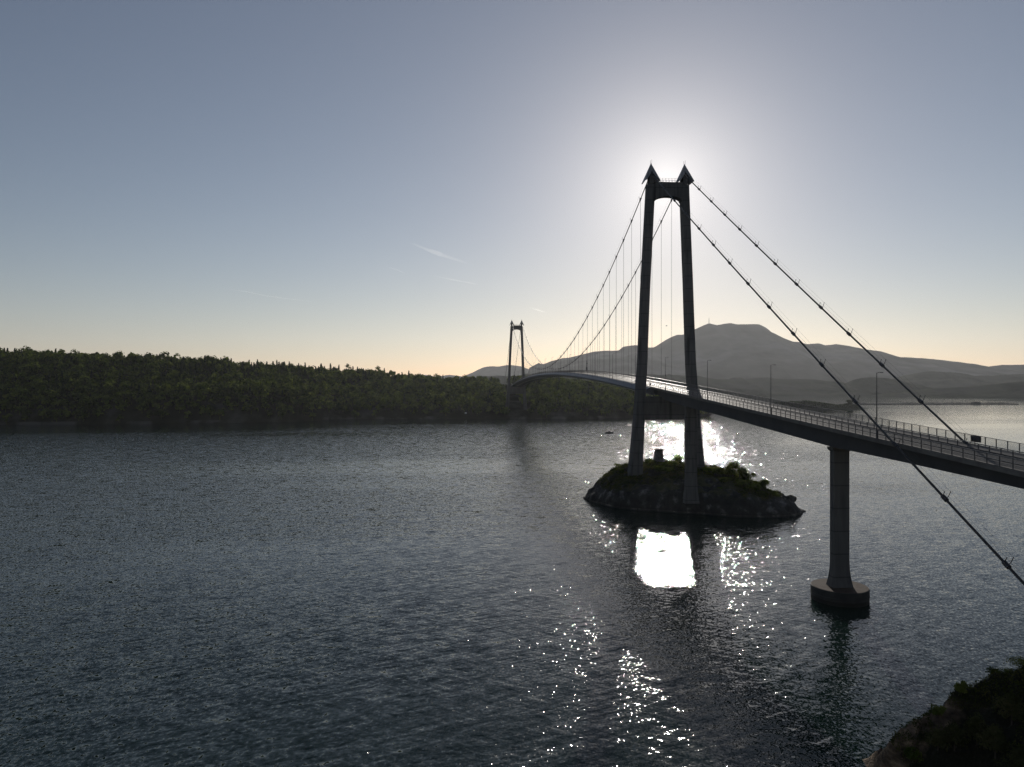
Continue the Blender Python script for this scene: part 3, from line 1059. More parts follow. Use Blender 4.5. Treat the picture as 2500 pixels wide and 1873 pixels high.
lamp0 = make_lamp()
order_w = ["first", "second", "third", "fourth", "fifth", "sixth", "seventh", "eighth", "ninth", "tenth", "eleventh", "twelfth", "thirteenth", "fourteenth", "fifteenth", "sixteenth", "seventeenth"]
lamp_s = [-119.5 + 36 * k for k in range(18)]
for k, s in enumerate(lamp_s):
    o = lamp0 if k == 0 else copy_tree(lamp0)
    o.location = P(s, -4.12, deck_z(s) + 0.0)
    o.rotation_euler = (0, 0, math.atan2(dU[1], dU[0]))
    if k == 0: lab = "tallest street lamp, on the railing right of the round-based pier"
    elif k == 1: lab = "street lamp on the approach between the round-based pier and the islet"
    elif k == 2: lab = "street lamp on the approach just right of the near tower"
    elif k == 3: lab = "street lamp seen between the two legs of the near tower"
    elif k == 4: lab = "street lamp half hidden beside the left leg of the near tower"
    else: lab = "slim street lamp on the main span, %s one counted away from the near tower" % order_w[k - 4]
    tag(o, lab, "street lamp", group="street lamps along the bridge railing")

mb = MB()
sg = P((232 - 226.1) / 0.9968, -3.85, 0); zz = deck_z(6)
mb.box((sg.x, sg.y, zz + 0.98), (0.04, 0.55, 0.42), (AXS[1], AXS[0], AXS[2]))
mb.box((sg.x, sg.y, zz + 0.4), (0.03, 0.03, 0.4), (AXS[1], AXS[0], AXS[2]))
sb = mb.build("sign_board", M['darksteel'])
tag(sb, "small dark sign board fixed to the railing beside the near tower leg", "sign board")
mb = MB()
spn = (100.6 - C0[1] - 0.0797 * 6.2) / 0.9968
for j in range(9):
    mb.box(P(spn, 6.1, deck_z(spn) + 0.55 + j * 0.1), (0.98, 0.03, 0.042), AXS)
mb.box(P(spn, 6.15, deck_z(spn) + 0.95), (0.98, 0.012, 0.46), AXS)
tag(mb.build("slatted_sign", M['darksteel']), "dark slatted panel filling one bay of the footway fence", "sign panel")
sm = (400 - C0[1]) / 0.9968
mst = empty("signal_mast", P(sm, 6.5, deck_z(sm)))
tag(mst, "short thick mast with a cabinet standing at the footway fence mid-span", "mast")
mb = MB(); mb.tube([(0, 0, 0), (0, 0, 6.8)], 0.16, 8); mb.box((0.1, 0, 5.2), (0.28, 0.2, 0.35)); mb.build("pole", M['darksteel'], mst)
mb = MB(); mb.box((0, 0, 2.3), (0.42, 0.3, 0.75)); mb.build("cabinet", M['darksteel'], mst)

# ---------------------------------------------------------------- rocky islet under the near tower
ISH = np.array([(23.6, 234, 236), (26, 226, 240), (31.3, 217, 247), (37, 212.5, 254), (42.4, 209.8, 258), (48, 207.6, 260), (53.5, 205.6, 261), (60, 202.5, 260), (63.8, 201, 258), (70, 200.3, 252), (75.2, 200.2, 244), (80, 202.5, 236), (84, 206, 226), (87.3, 211, 214)], float)
IH = np.array([(23.6, 0.2), (25.5, 2.6), (27.6, 3.6), (29, 6.3), (31, 8.2), (33, 9.4), (36, 9.9), (40, 10.3), (46, 10.8), (52, 11.0), (58, 10.4), (64, 9.7), (68, 9.2), (72, 8.0), (76, 6.6), (80, 4.8), (83, 4.2), (84.5, 3.0), (87.3, 0.2)], float)


def isl_z(X, Y):
    X2 = X + 1.2 * fbm(X, Y, 61, 6, 3); Y2 = Y + 1.6 * fbm(X, Y, 71, 5, 3)
    y0 = np.interp(X2, ISH[:, 0], ISH[:, 1]); y1 = np.interp(X2, ISH[:, 0], ISH[:, 2])
    hc = np.interp(X2, IH[:, 0], IH[:, 1])
    a = (Y2 - y0); b = (y1 - Y2)
    pa = 0.42 * np.clip(a / 2.2, 0, 1) ** 0.7 + 0.58 * np.clip(a / 19.0, 0, 1) ** 0.75
    pb = 0.5 * np.clip(b / 3.0, 0, 1) ** 0.7 + 0.5 * np.clip(b / 16.0, 0, 1) ** 0.8
    pr_ = np.minimum(pa, pb)
    z = hc * pr_
    rough = fbm(X * 1.0, Y * 1.6, 81, 3.2, 5, 0.55)
    crag = np.abs(fbm(X * 0.7 + Y * 0.5, Y * 1.2, 91, 5.0, 4))
    env = np.clip(z / 2.5, 0, 1)
    z = z + env * (1.5 * rough - 2.2 * crag + 0.6)
    z = np.round(z / 0.55) * 0.55 * 0.35 + z * 0.65          # bedded ledges
    inside = (a > 0) & (b > 0) & (X > 23.4) & (X < 87.6)
    return np.where(inside, np.maximum(z, 0.25), -1.5)


def islet_material():
    m, n, out = new_mat("islet_rock_and_turf")
    L = n.links.new
    p = n.nodes.new("ShaderNodeBsdfPrincipled"); p.inputs["Roughness"].default_value = 0.85
    tc = n.nodes.new("ShaderNodeTexCoord"); geo = n.nodes.new("ShaderNodeNewGeometry")
    ns = n.nodes.new("ShaderNodeTexNoise"); ns.inputs["Scale"].default_value = 0.35; ns.inputs["Detail"].default_value = 9; ns.inputs["Roughness"].default_value = 0.62
    L(tc.outputs["Object"], ns.inputs["Vector"])
    rk = ramp(n, [(0.013, 0.013, 0.011), (0.034, 0.033, 0.03), (0.19, 0.185, 0.18)], [0.38, 0.54, 0.70])
    L(ns.outputs["Fac"], rk.inputs[0])
    ns2 = n.nodes.new("ShaderNodeTexNoise"); ns2.inputs["Scale"].default_value = 0.22; ns2.inputs["Detail"].default_value = 5
    L(tc.outputs["Object"], ns2.inputs["Vector"])
    gr = ramp(n, [(0.03, 0.035, 0.012), (0.06, 0.06, 0.02), (0.09, 0.07, 0.035)], [0.3, 0.55, 0.8])
    L(ns.outputs["Fac"], gr.inputs[0])
    sx_ = n.nodes.new("ShaderNodeSeparateXYZ"); L(geo.outputs["Normal"], sx_.inputs[0])
    sp_ = n.nodes.new("ShaderNodeSeparateXYZ"); L(geo.outputs["Position"], sp_.inputs[0])
    up = n.nodes.new("ShaderNodeMapRange"); up.inputs["From Min"].default_value = 0.55; up.inputs["From Max"].default_value = 0.8; L(sx_.outputs["Z"], up.inputs["Value"])
    hi = n.nodes.new("ShaderNodeMapRange"); hi.inputs["From Min"].default_value = 3.5; hi.inputs["From Max"].default_value = 6.5; L(sp_.outputs["Z"], hi.inputs["Value"])
    pa = n.nodes.new("ShaderNodeMapRange"); pa.inputs["From Min"].default_value = 0.42; pa.inputs["From Max"].default_value = 0.52; L(ns2.outputs["Fac"], pa.inputs["Value"])
    m1 = n.nodes.new("ShaderNodeMath"); m1.operation = 'MULTIPLY'; L(up.outputs[0], m1.inputs[0]); L(hi.outputs[0], m1.inputs[1])
    m2 = n.nodes.new("ShaderNodeMath"); m2.operation = 'MULTIPLY'; L(m1.outputs[0], m2.inputs[0]); L(pa.outputs[0], m2.inputs[1])
    mx = n.nodes.new("ShaderNodeMix"); mx.data_type = 'RGBA'
    L(m2.outputs[0], mx.inputs["Factor"]); L(rk.outputs[0], mx.inputs[6]); L(gr.outputs[0], mx.inputs[7])
    # pale tide band just over the water, black seaweed below it
    tb = n.nodes.new("ShaderNodeValToRGB")
    cr = tb.color_ramp
    cr.elements[0].position = 0.0; cr.elements[0].color = (0.25, 0.25, 0.25, 1)
    cr.elements[1].position = 1.0; cr.elements[1].color = (1, 1, 1, 1)
    e = cr.elements.new(0.12); e.color = (1.5, 1.4, 1.3, 1)
    e = cr.elements.new(0.20); e.color = (0.5, 0.48, 0.45, 1)
    e = cr.elements.new(0.5); e.color = (0.85, 0.84, 0.82, 1)
    md = n.nodes.new("ShaderNodeMapRange"); md.inputs["From Min"].default_value = 0.2; md.inputs["From Max"].default_value = 3.2; L(sp_.outputs["Z"], md.inputs["Value"])
    L(md.outputs[0], tb.inputs[0])
    mm = n.nodes.new("ShaderNodeMix"); mm.data_type = 'RGBA'; mm.blend_type = 'MULTIPLY'; mm.inputs["Factor"].default_value = 1.0
    L(mx.outputs[2], mm.inputs[6]); L(tb.outputs[0], mm.inputs[7])
    L(mm.outputs[2], p.inputs["Base Color"])
    b = n.nodes.new("ShaderNodeBump"); b.inputs["Strength"].default_value = 0.8; b.inputs["Distance"].default_value = 0.5
    ns3 = n.nodes.new("ShaderNodeTexNoise"); ns3.inputs["Scale"].default_value = 1.3; ns3.inputs["Detail"].default_value = 8
    L(tc.outputs["Object"], ns3.inputs["Vector"]); L(ns3.outputs["Fac"], b.inputs["Height"]); L(b.outputs[0], p.inputs["Normal"])
    L(p.outputs[0], out.inputs[0])
    return m


M['islet'] = islet_material()
tag(heightfield("islet", np.arange(22, 89, 0.34), np.arange(198, 264, 0.34), isl_z, M['islet'], smooth=False), "dark rocky islet carrying the near tower", "islet", kind="structure")


def zi(x, y): return float(isl_z(np.array([x]), np.array([y]))[0])


def bush(name, x, y, z, r, h, nleaf, leaf, mat, seed, label, cat="bush", group=None, trunk_r=0.12, lobes=7, base=None, conifer=False):
    rs = np.random.RandomState(seed)
    root = empty(name, (x, y, z))
    Pn, dd = crown_points(rs, nleaf, r, h, base if base is not None else h * 0.12, lobes, conifer)
    Vq = quads(Pn, leaf, rs, 0.2, dd)
    mesh_np("foliage", Vq, np.arange(len(Vq)).reshape(-1, 4), mat, root)
    mb = MB()
    for k in range(4):
        a = rs.rand() * 6.28; q = r * 0.5
        mb.tube([(0, 0, -0.6), (math.cos(a) * q * 0.3, math.sin(a) * q * 0.3, h * 0.35), (math.cos(a) * q, math.sin(a) * q, h * 0.75)], [trunk_r, trunk_r * 0.7, trunk_r * 0.3], 5)
    mb.build("trunk" if trunk_r > 0.1 else "stems", M['trunk'], root)
    tag(root, label, cat, group)
    return root


def at(px, Y): return (px - CX) / F * Y


IB = [  # px, Y, radius, height, leaves, label
    (1508, 231, 1.1, 3.4, 260, "thin young tree on the left shoulder of the islet"),
    (1519, 230, 0.9, 1.8, 200, "small low bush beside the thin young tree left of the tower leg"),
    (1582, 236, 1.6, 2.6, 450, "airy bush just right of the tower's left leg"),
    (1592, 233, 1.4, 1.9, 450, "low bush between the tower's left leg and the stone beacon"),
    (1621, 228, 2.3, 2.2, 1300, "bright green shrub in front of the stone beacon"),
    (1608, 223, 1.9, 1.6, 900, "low wide green shrub below the stone beacon"),
    (1644, 225, 2.0, 1.8, 900, "green shrub left of the pale pier"),
    (1654, 236, 2.4, 3.0, 700, "tall loose bush rising behind the left edge of the pale pier"),
    (1728, 224, 1.8, 1.6, 900, "low shrub right of the tower's right leg"),
    (1752, 220, 2.2, 1.8, 1200, "broad low shrub in the saddle right of the tower"),
    (1789, 218, 2.4, 4.4, 1700, "tall dark bush at the crest of the islet's right side"),
    (1806, 219, 2.4, 3.3, 1500, "dense bush right of the tall dark bush"),
    (1827, 217, 2.4, 2.9, 1500, "rounded green bush halfway down the right slope"),
    (1848, 214, 2.2, 2.9, 1400, "green bush with an upright top on the right slope"),
    (1865, 212, 2.1, 3.1, 1400, "spiky green bush above the right-hand rocks"),
    (1879, 210, 1.9, 2.0, 1100, "lowest bush on the right slope above the rock ledges"),
    (1634, 221, 1.7, 1.4, 700, "low green shrub on the brow left of the pale pier"),
    (1660, 240, 1.5, 2.4, 500, "loose low bush behind the pale pier"),
    (1712, 228, 1.7, 2.2, 700, "bush tucked behind the foot of the tower's right leg"),
    (1770, 214, 2.4, 1.7, 1100, "low spreading shrub in front of the tall dark bush"),
    (1812, 211, 2.6, 2.0, 1300, "broad shrub spreading down the right slope"),
    (1838, 209, 2.2, 1.8, 1100, "dark shrub low on the right slope"),
    (1858, 207, 1.8, 1.4, 800, "dark shrub just above the right-hand cliff"),
    (1893, 210, 1.3, 1.2, 500, "last tuft of bushes before the right-hand ledges"),
    (1758, 210, 0.9, 1.2, 260, "single pale bush standing alone on the dark front slope"),
]
for k, (px, Y, r, h, nl, lab) in enumerate(IB):
    x = at(px, Y)
    bush("bush" if h < 3.3 else "small_tree", x, Y, zi(x, Y) - 0.1, r, h, int(nl * 1.1), 0.34, M['shrub'], 200 + k, lab, "bush" if h < 3.3 else "small tree", group="bushes and small trees on the islet", trunk_r=0.07 if h < 3.3 else 0.11)

# turf, heather and low growth over the top of the islet
rs = np.random.RandomState(55)
gx = 24 + rs.rand(110000) * 62; gy = 202 + rs.rand(110000) * 55
gz = isl_z(gx, gy)
cover = (gz > 4.4) & (noise2(gx, gy, 401, 7.0) + 0.35 * noise2(gx, gy, 402, 2.0) > -0.22 - 0.3 * (gz > 8.0))
cover &= ~((gy < 217) & (gx < 66))
gx, gy, gz = gx[cover], gy[cover], gz[cover]
Pn = np.stack([gx, gy, gz + 0.05 + (0.35 + 0.9 * np.clip(noise2(gx, gy, 403, 3.0) + 0.2, 0, 1)) * rs.rand(len(gx)) ** 1.5], axis=1)
Vq = quads(Pn, 0.30, rs, 0.0)
tag(mesh_np("undergrowth", Vq, np.arange(len(Vq)).reshape(-1, 4), M['heather']), "low green and brown growth over the top of the islet", "undergrowth", kind="stuff")

# stone beacon
bx, by = at(1609, 240), 240.0
bz = zi(bx, by) - 0.3
beac = empty("stone_beacon", (bx, by, bz))
tag(beac, "squat stone beacon with a flat cap between the tower legs", "beacon")
mb = MB()
rings = []
for z, r in ((0, 1.75), (1.5, 1.55), (4.6, 1.28), (4.7, 1.45), (4.95, 1.5)):
    rings.append([Vector((math.cos(a) * r * (1.18 if k % 2 == 0 else 1.0), math.sin(a) * r * (1.18 if k % 2 == 0 else 1.0), z)) for k, a in enumerate(np.arange(12) * math.pi / 6)])
mb.loft(rings); mb.build("masonry", M['rock'], beac)
mb = MB(); mb.box((0, 0, 5.03), (2.15, 0.07, 0.06)); mb.box((0, 0, 5.1), (0.07, 1.6, 0.06)); mb.box((0.1, 0, 5.2), (0.9, 0.6, 0.14)); mb.build("cap", M['darksteel'], beac)

# loose boulders at the right end
for k, (px, Y, r, lab) in enumerate([(1931, 209.5, 1.3, "angular boulder perched on the right end ledges of the islet"), (1912, 210, 1.0, "flat slab leaning on the ledges right of the last bush")]):
    rs = np.random.RandomState(300 + k)
    bm = bmesh.new(); bmesh.ops.create_icosphere(bm, subdivisions=2, radius=r)
    for v in bm.verts:
        v.co *= 0.8 + 0.45 * rs.rand()
        v.co.z = round(v.co.z / 0.4) * 0.4 * 0.8
        v.co.x *= 1.3
    me = bpy.data.meshes.new("boulder"); bm.to_mesh(me); bm.free(); me.materials.append(M['islet'])
    o = bpy.data.objects.new("boulder", me); link(o); x = at(px, Y); o.location = (x, Y, zi(x, Y) + r * 0.45)
    tag(o, lab, "boulder", group="boulders on the islet ledges")

# ---------------------------------------------------------------- small wooded island and fish farm beyond the bridge
IS2 = [(1868, 996), (1880.7, 985), (1895, 982), (1910, 981.5), (1937, 980), (1967, 978.5), (1986, 979.5), (2019, 984.5), (2046, 989.5), (2060, 986.5), (2073, 984), (2081, 987), (2094, 993), (2101, 998)]
D2 = 1075.0
X2 = np.array([at(p[0], D2) for p in IS2]); Z2 = np.array([H - (p[1] - CY) * D2 / F for p in IS2])


def is2_z(X, Y):
    hc = np.interp(X, X2, np.maximum(Z2 - 1.0, -1), left=-2, right=-2)
    t = np.abs(Y - D2) / 26.0
    z = hc * np.clip(1 - t ** 2, -0.2, 1) + 0.8 * fbm(X, Y, 17, 6, 3)
    return np.where((t > 0.98) | (X < X2[0]) | (X > X2[-1]), -1.0, np.maximum(z, 0.2))


tag(heightfield("small_island", np.arange(X2[0] - 3, X2[-1] + 3, 1.6), np.arange(D2 - 30, D2 + 30, 2.0), is2_z, M['hill']), "low dark island beyond the approach span", "island", kind="structure")
rs = np.random.RandomState(77)
gx = X2[0] + 6 + rs.rand(5200) * (X2[-1] - X2[0] - 12); gy = D2 - 24 + rs.rand(5200) * 42
gz = is2_z(gx, gy); kk = gz > 1.5
cl = noise2(gx, gy, 501, 9.0)
Pn = np.stack([gx, gy, gz + (1.2 + 2.2 * cl) * rs.rand(len(gx))], axis=1)[kk]
Vq = quads(Pn, 1.5, rs, 0.3)
tag(mesh_np("scrub", Vq, np.arange(len(Vq)).reshape(-1, 4), M['needle']), "dark scrub covering the low island", "scrub", kind="stuff")
x = at(2072, D2)
bush("broad_tree", x, D2 - 2, float(is2_z(np.array([x]), np.array([D2 - 2.0]))[0]) - 0.3, 5.2, 5.2, 420, 1.3, M['needle'], 701, "broad dark tree on the right hump of the low island", "tree", trunk_r=0.3)

ff = empty("fish_farm", (at(2280, 1300), 1300, 0))
tag(ff, "long floating fish farm with rows of railed cages right of the low island", "fish farm")
fx0 = at(2280, 1300)
def FX(px): return at(px, 1300) - fx0
mb = MB()
for yo in (-6, 20):
    mb.box(((FX(2088) + FX(2480)) / 2, yo, 0.45), ((FX(2480) - FX(2088)) / 2, 1.6, 0.7))
px = 2092
while px < 2480:
    mb.box((FX(px), 7, 0.45), (0.9, 13, 0.6)); px += 18
mb.build("walkway", M['pontoon'], ff)
rs = np.random.RandomState(9)
for (a, b) in ((2207, 2242), (2265, 2291), (2320, 2343), (2350, 2366), (2400, 2420), (2422, 2447), (2454, 2478), (2090, 2112)):
    mb = MB()
    xa, xb = FX(a), FX(b)
    for yo in (-5, 19):
        mb.tube([(xa, yo, 2.9), (xb, yo, 2.7)], 0.16, 4); mb.tube([(xa, yo, 1.9), (xb, yo, 1.8)], 0.1, 4)
        for t in np.linspace(xa, xb, 7):
            mb.box((t, yo, 2.0), (0.12, 0.12, 1.3 + 0.9 * rs.rand() * (rs.rand() < .5)))
    for j in range(2):
        t = xa + (xb - xa) * rs.rand()
        mb.tube([(t, 0, 1), (t + 0.4, 0, 5.2 + rs.rand() * 1.5)], 0.14, 4)
    mb.build("cage_frame", M['darksteel'], ff)
mb = MB(); mb.box((FX(2386), 4, 2.0), (6.0, 4, 1.6)); mb.box((FX(2386) + 1, 4, 4.0), (3.2, 3, 0.6)); mb.tube([(FX(2395), 4, 3), (FX(2395), 4, 7.5)], 0.15, 5); mb.build("feed_barge", M['pontoon'], ff)
mb = MB()
for px in (2369, 2375, 2401): mb.tube([(FX(px), 0, 1), (FX(px) + 1.5, 0, 6.0), (FX(px) + 3.5, 0, 6.8)], 0.22, 5)
mb.build("crane", M['darksteel'], ff)

# ---------------------------------------------------------------- boat, bird, white hut, far houses
bt = empty("motor_boat", (at(1487, 545), 545, 0))
bt.scale = (1.15, 1.15, 1.35)
tag(bt, "small dark motor boat in the bright water left of the near tower", "boat")
mb = MB()
rings = []
for t in np.linspace(0, 1, 9):
    x = -2.6 + 5.6 * t; w = 1.05 * (1 - max(0, t - 0.55) ** 1.6 / 0.45 ** 1.6 * 0.93)
    z = 0.75 + 0.25 * t ** 2
    rings.append([Vector((x, -w, z)), Vector((x, -w * 0.8, -0.05)), Vector((x, 0, -0.2)), Vector((x, w * 0.8, -0.05)), Vector((x, w, z))])
mb.loft(rings); mb.build("hull", M['boat'], bt)
mb = MB(); mb.box((0.1, 0, 1.15), (0.75, 0.7, 0.42)); mb.box((-0.6, 0, 1.35), (0.06, 0.7, 0.35)); mb.box((-1.5, 0, 1.1), (0.3, 0.45, 0.35)); mb.build("cabin", M['boat'], bt)
mb = MB(); mb.box((-2.75, 0, 0.85), (0.22, 0.2, 0.42)); mb.box((-2.75, 0, 0.2), (0.1, 0.08, 0.4)); mb.build("outboard_motor", M['darksteel'], bt)
mb = MB(); mb.tube([(1.15, 0, 0.8), (1.2, 0, 2.1)], 0.05, 5); mb.build("mast", M['darksteel'], bt)

mb = MB()
b0 = Vector((at(1627, 170), 170, H + (CY - 796) * 170 / F))
mb.tube([b0 + Vector((-0.22, 0, 0)), b0, b0 + Vector((0.25, 0, 0.02))], [0.02, 0.08, 0.03], 6)
mb.add([b0, b0 + Vector((0.1, 0, 0)), b0 + Vector((0.05, -0.5, 0.16)), b0 + Vector((-0.06, -0.48, 0.16))], [(0, 1, 2, 3)])
mb.add([b0, b0 + Vector((0.1, 0, 0)), b0 + Vector((0.05, 0.5, 0.16)), b0 + Vector((-0.06, 0.48, 0.16))], [(0, 1, 2, 3)])
tag(mb.build("bird", M['darksteel'], recalc=False), "single bird in the sky between the tower legs", "bird")

hx, hy = at(1137, 768), 768.0
hut = empty("shore_sign", (hx, hy, 2.5))
tag(hut, "small white board on two posts at the foot of the wooded shore", "sign board")
mb = MB(); mb.box((0, 0, 3.6), (1.05, 0.08, 0.75)); mb.build("board", M['white'], hut)
mb = MB(); mb.box((-0.8, 0.1, 1.4), (0.08, 0.08, 3.0)); mb.box((0.8, 0.1, 1.4), (0.08, 0.08, 3.0)); mb.build("post", M['trunk'], hut)

# ---------------------------------------------------------------- rocky foreground headland, bottom right
FZ = np.array([(31.6, -1.5), (32.3, 0.4), (33.6, 3.2), (35.5, 5.2), (39.7, 8.0), (43, 10.0), (45.5, 11.4), (47.6, 12.2), (52, 13.0), (60, 14.0), (75, 16.0), (100, 19)], float)


def fore_z(X, Y):
    w = 1.3 * fbm(X, Y, 21, 5.0, 3)
    yc = 65.0 + 1.0 * fbm(X, X * 0, 25, 6, 3) + np.clip(X - 46, 0, 60) * 0.25
    g = np.interp(X + w - 0.12 * np.clip(yc - Y, 0, 60) - 0.32 * np.clip(Y - 64, 0, 12), FZ[:, 0], FZ[:, 1])
    t = Y - yc
    fall = np.where(t > 0, np.clip(1 - (t / 7.0) ** 1.4, -0.3, 1), 1.0)
    hump = np.exp(-(t / 2.2) ** 2) * 0.7
    z = np.where(g > 0, g * fall, g) + hump * np.clip(g / 4, 0, 1) + np.where(t < 0, 0.10 * t, 0) * np.clip(g / 6, 0, 1)
    z = z + np.clip(g / 3, 0, 1) * (1.2 * fbm(X * 1.3, Y, 33, 2.6, 5, 0.62) - 1.1 * np.abs(fbm(X, Y, 43, 3.3, 4)) + 0.25)
    z = np.round(z / 0.3) * 0.3 * 0.3 + z * 0.7
    return np.maximum(z, -1.5)


def fore_material():
    m = surf_mat("sunlit_rim_rock_and_peat", (0.04, 0.028, 0.02), (0.13, 0.09, 0.058), 0.8, 0.85, 1.0, 0.5, c3=(0.34, 0.24, 0.15), detail=9, spec=0.2, stretch=(1, 1, 2.5))  # brown rock of the rim, its colour raised to stand in for sunlight
    n = m.node_tree
    p = [x for x in n.nodes if x.type == 'BSDF_PRINCIPLED'][0]
    src = p.inputs["Base Color"].links[0].from_socket
    geo = n.nodes.new("ShaderNodeNewGeometry"); sp = n.nodes.new("ShaderNodeSeparateXYZ")
    n.links.new(geo.outputs["Position"], sp.inputs[0])
    ns = n.nodes.new("ShaderNodeTexNoise"); ns.inputs["Scale"].default_value = 0.45; ns.inputs["Detail"].default_value = 4
    n.links.new(geo.outputs["Position"], ns.inputs["Vector"])
    a1 = n.nodes.new("ShaderNodeMath"); a1.operation = 'MULTIPLY_ADD'; a1.inputs[1].default_value = 7.0
    n.links.new(ns.outputs["Fac"], a1.inputs[0]); n.links.new(sp.outputs["Y"], a1.inputs[2])
    mr = n.nodes.new("ShaderNodeMapRange"); mr.inputs["From Min"].default_value = 66.0; mr.inputs["From Max"].default_value = 66.8
    n.links.new(a1.outputs[0], mr.inputs["Value"])
    mz = n.nodes.new("ShaderNodeMapRange"); mz.inputs["From Min"].default_value = 9.6; mz.inputs["From Max"].default_value = 8.6
    n.links.new(sp.outputs["Z"], mz.inputs["Value"])
    mm = n.nodes.new("ShaderNodeMath"); mm.operation = 'MULTIPLY'
    n.links.new(mr.outputs[0], mm.inputs[0]); n.links.new(mz.outputs[0], mm.inputs[1])
    mx = n.nodes.new("ShaderNodeMix"); mx.data_type = 'RGBA'; mx.inputs[6].default_value = (0.016, 0.017, 0.008, 1)
    n.links.new(mm.outputs[0], mx.inputs["Factor"]); n.links.new(src, mx.inputs[7]); n.links.new(mx.outputs[2], p.inputs["Base Color"])
    return m


M['forerock'] = fore_material()
tag(heightfield("rocky_shore", np.arange(27, 100, 0.22), np.arange(24, 78, 0.22), fore_z, M['forerock'], smooth=False), "dark rocky shore in the bottom right corner", "rocky shore", kind="structure")


def zf(x, y): return float(fore_z(np.array([x]), np.array([y]))[0])


FB = [  # px, py of the foot, Y, r, h, kind, label
    (2470, 60.5, 1.7, 2.9, 1, "young pine at the right edge of the foreground slope"),
    (2430, 58.5, 1.4, 2.6, 1, "young pine with a twin left of the one at the frame edge"),
    (2385, 60.5, 1.5, 2.4, 1, "young pine halfway along the foreground slope"),
    (2330, 61.0, 1.5, 2.2, 1, "dark young pine below the brown rock slab"),
    (2290, 61.5, 1.2, 1.7, 1, "small pine at the foot of the brown rock slab"),
    (2400, 55.0, 1.5, 2.6, 1, "young pine cut by the bottom edge of the photo"),
    (2340, 57.0, 1.3, 2.2, 1, "low pine above the bottom edge of the photo"),
    (2490, 55.5, 1.6, 2.8, 1, "pine in the very bottom right corner"),
    (2450, 54.5, 1.3, 2.4, 1, "dark pine just left of the bottom right corner"),
    (2230, 62.5, 0.8, 1.0, 0, "low dark shrub beside the leftmost rocks"),
    (2348, 64.6, 0.5, 1.1, 0, "little bush breaking the skyline of the foreground slope"),
    (2452, 66.0, 1.1, 1.2, 0, "round bush on the upper end of the foreground ridge"),
    (2436, 65.6, 0.8, 0.9, 0, "small bush left of the round bush on the ridge"),
    (2290, 64.4, 0.7, 0.6, 0, "flat shrub on the rim above the brown slab"),
    (2500, 66.0, 1.4, 1.0, 0, "green shrub at the top of the ridge on the frame edge"),
]
for k, (px, Y, r, h, con, lab) in enumerate(FB):
    x = at(px, Y)
    if con:
        rs = np.random.RandomState(800 + k)
        root = empty("young_pine", (x, Y, zf(x, Y) - 0.15))
        pts = []
        for b_ in range(26):
            t = (b_ + 0.5) / 26; a = b_ * 2.4; L_ = r * (1 - t * 0.8) * (0.75 + 0.4 * rs.rand())
            m_ = 60
            q = rs.rand(m_) ** 0.7
            tipz = 0.35 * L_
            c = np.stack([np.cos(a) * L_ * q, np.sin(a) * L_ * q, 0.25 * h + 0.7 * h * t + tipz * q], axis=1)
            c += rs.normal(size=(m_, 3)) * 0.13
            pts.append(c)
        c = rs.normal(size=(90, 3)) * np.array([0.12, 0.12, 0.3]) + np.array([0, 0, h * 0.93]); pts.append(c)
        Pn = np.concatenate(pts)
        Vq = quads(Pn, 0.17, rs, -0.2)
        mesh_np("foliage", Vq, np.arange(len(Vq)).reshape(-1, 4), M['pine'], root)
        mb = MB(); mb.tube([(0, 0, -0.5), (0, 0, h * 0.95)], [0.09, 0.02], 6); mb.build("trunk", M['trunk'], root)
        tag(root, lab, "pine", group="young pines on the foreground slope")
    else:
        bush("shrub", x, Y, zf(x, Y) - 0.05, r, h, 700, 0.16, M['shrub'], 800 + k, lab, "shrub", group="shrubs on the foreground ridge", trunk_r=0.03)
rs = np.random.RandomState(66)
gx = 34 + rs.rand(110000) * 34; gy = 44 + rs.rand(110000) * 27
gz = fore_z(gx, gy)
cov = (gz > 3.5) & (noise2(gx, gy, 601, 3.2) + 0.4 * noise2(gx, gy, 602, 1.0) > -0.12 - 0.08 * np.clip(gx - 42, 0, 5) + 0.35 * (gz < 8.8) * (gy > 61))
gx, gy, gz = gx[cov], gy[cov], gz[cov]
Pn = np.stack([gx, gy, gz + 0.02 + 0.28 * rs.rand(len(gx)) ** 2], axis=1)
Vq = quads(Pn, 0.14, rs, -0.3)
tag(mesh_np("heather", Vq, np.arange(len(Vq)).reshape(-1, 4), M['heather']), "rough heather and grass on the foreground slope", "heather", kind="stuff")

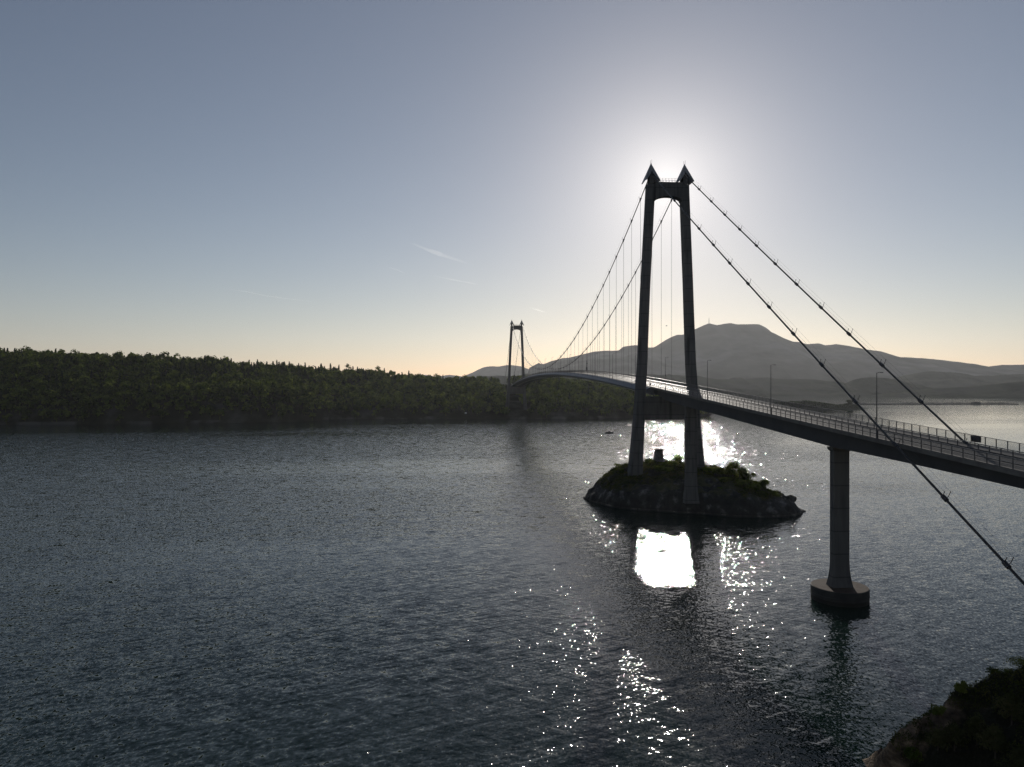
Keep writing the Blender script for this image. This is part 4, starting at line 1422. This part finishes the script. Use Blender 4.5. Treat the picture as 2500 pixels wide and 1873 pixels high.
# ---------------------------------------------------------------- contrails, kilometres away and thin as ice cloud
def cloud_mat(name, dens):
    m, n, out = new_mat(name)
    L = n.links.new
    tc = n.nodes.new("ShaderNodeTexCoord")
    v = n.nodes.new("ShaderNodeVolumePrincipled")
    v.inputs["Color"].default_value = (1, 1, 1, 1)
    v.inputs["Anisotropy"].default_value = 0.6
    v.inputs["Density"].default_value = dens
    L(v.outputs[0], out.inputs["Volume"])
    return m


def contrail(pts, D, width, label, dens):
    mb = MB()
    ps = [Vector((at(px, D), D + 300 * i, H + (CY - py) * D / F)) for i, (px, py) in enumerate(pts)]
    n_ = len(ps)
    fine = []
    for i in range(n_ - 1):
        for t in np.linspace(0, 1, 6)[:-1]: fine.append(ps[i].lerp(ps[i + 1], float(t)))
    fine.append(ps[-1])
    rr = [max(2.0, width * (math.sin(math.pi * (i + 0.15) / (len(fine) - 0.7)) ** 0.8) * (0.75 + 0.4 * R.random())) for i in range(len(fine))]
    mb.tube(fine, rr, 10)
    o = mb.build("contrail", cloud_mat("ice_cloud", dens), smooth=True)
    tag(o, label, "contrail", group="contrails in the sky")


contrail([(1000, 592), (1040, 604), (1085, 615), (1140, 628)], 16000, 55, "widest and haziest contrail, high left of the tower", 0.0009)
contrail([(935, 648), (965, 654), (985, 660)], 16000, 18, "short faint contrail segment above the long one", 0.002)
contrail([(1040, 670), (1090, 676), (1135, 680), (1175, 684)], 16000, 18, "thin straight contrail left of the far tower's sky", 0.0022)
contrail([(545, 705), (590, 708), (620, 713), (670, 718), (745, 723)], 16000, 17, "leftmost contrail, low over the wooded headland", 0.004)
contrail([(1290, 750), (1318, 755), (1342, 758.5)], 16000, 11, "short bright contrail right above the far tower", 0.009)

# ---------------------------------------------------------------- haze
m, n, out = new_mat("haze")
v = n.nodes.new("ShaderNodeVolumePrincipled")
v.inputs["Color"].default_value = (0.93, 0.96, 1.0, 1)
v.inputs["Density"].default_value = 3.3e-5
v.inputs["Anisotropy"].default_value = 0.5
n.links.new(v.outputs[0], out.inputs["Volume"])
mb = MB()
mb.box((0, 3500, 298), (9300, 5300, 302))
tag(mb.build("haze", m), "thin haze over the fjord", "haze", kind="stuff")
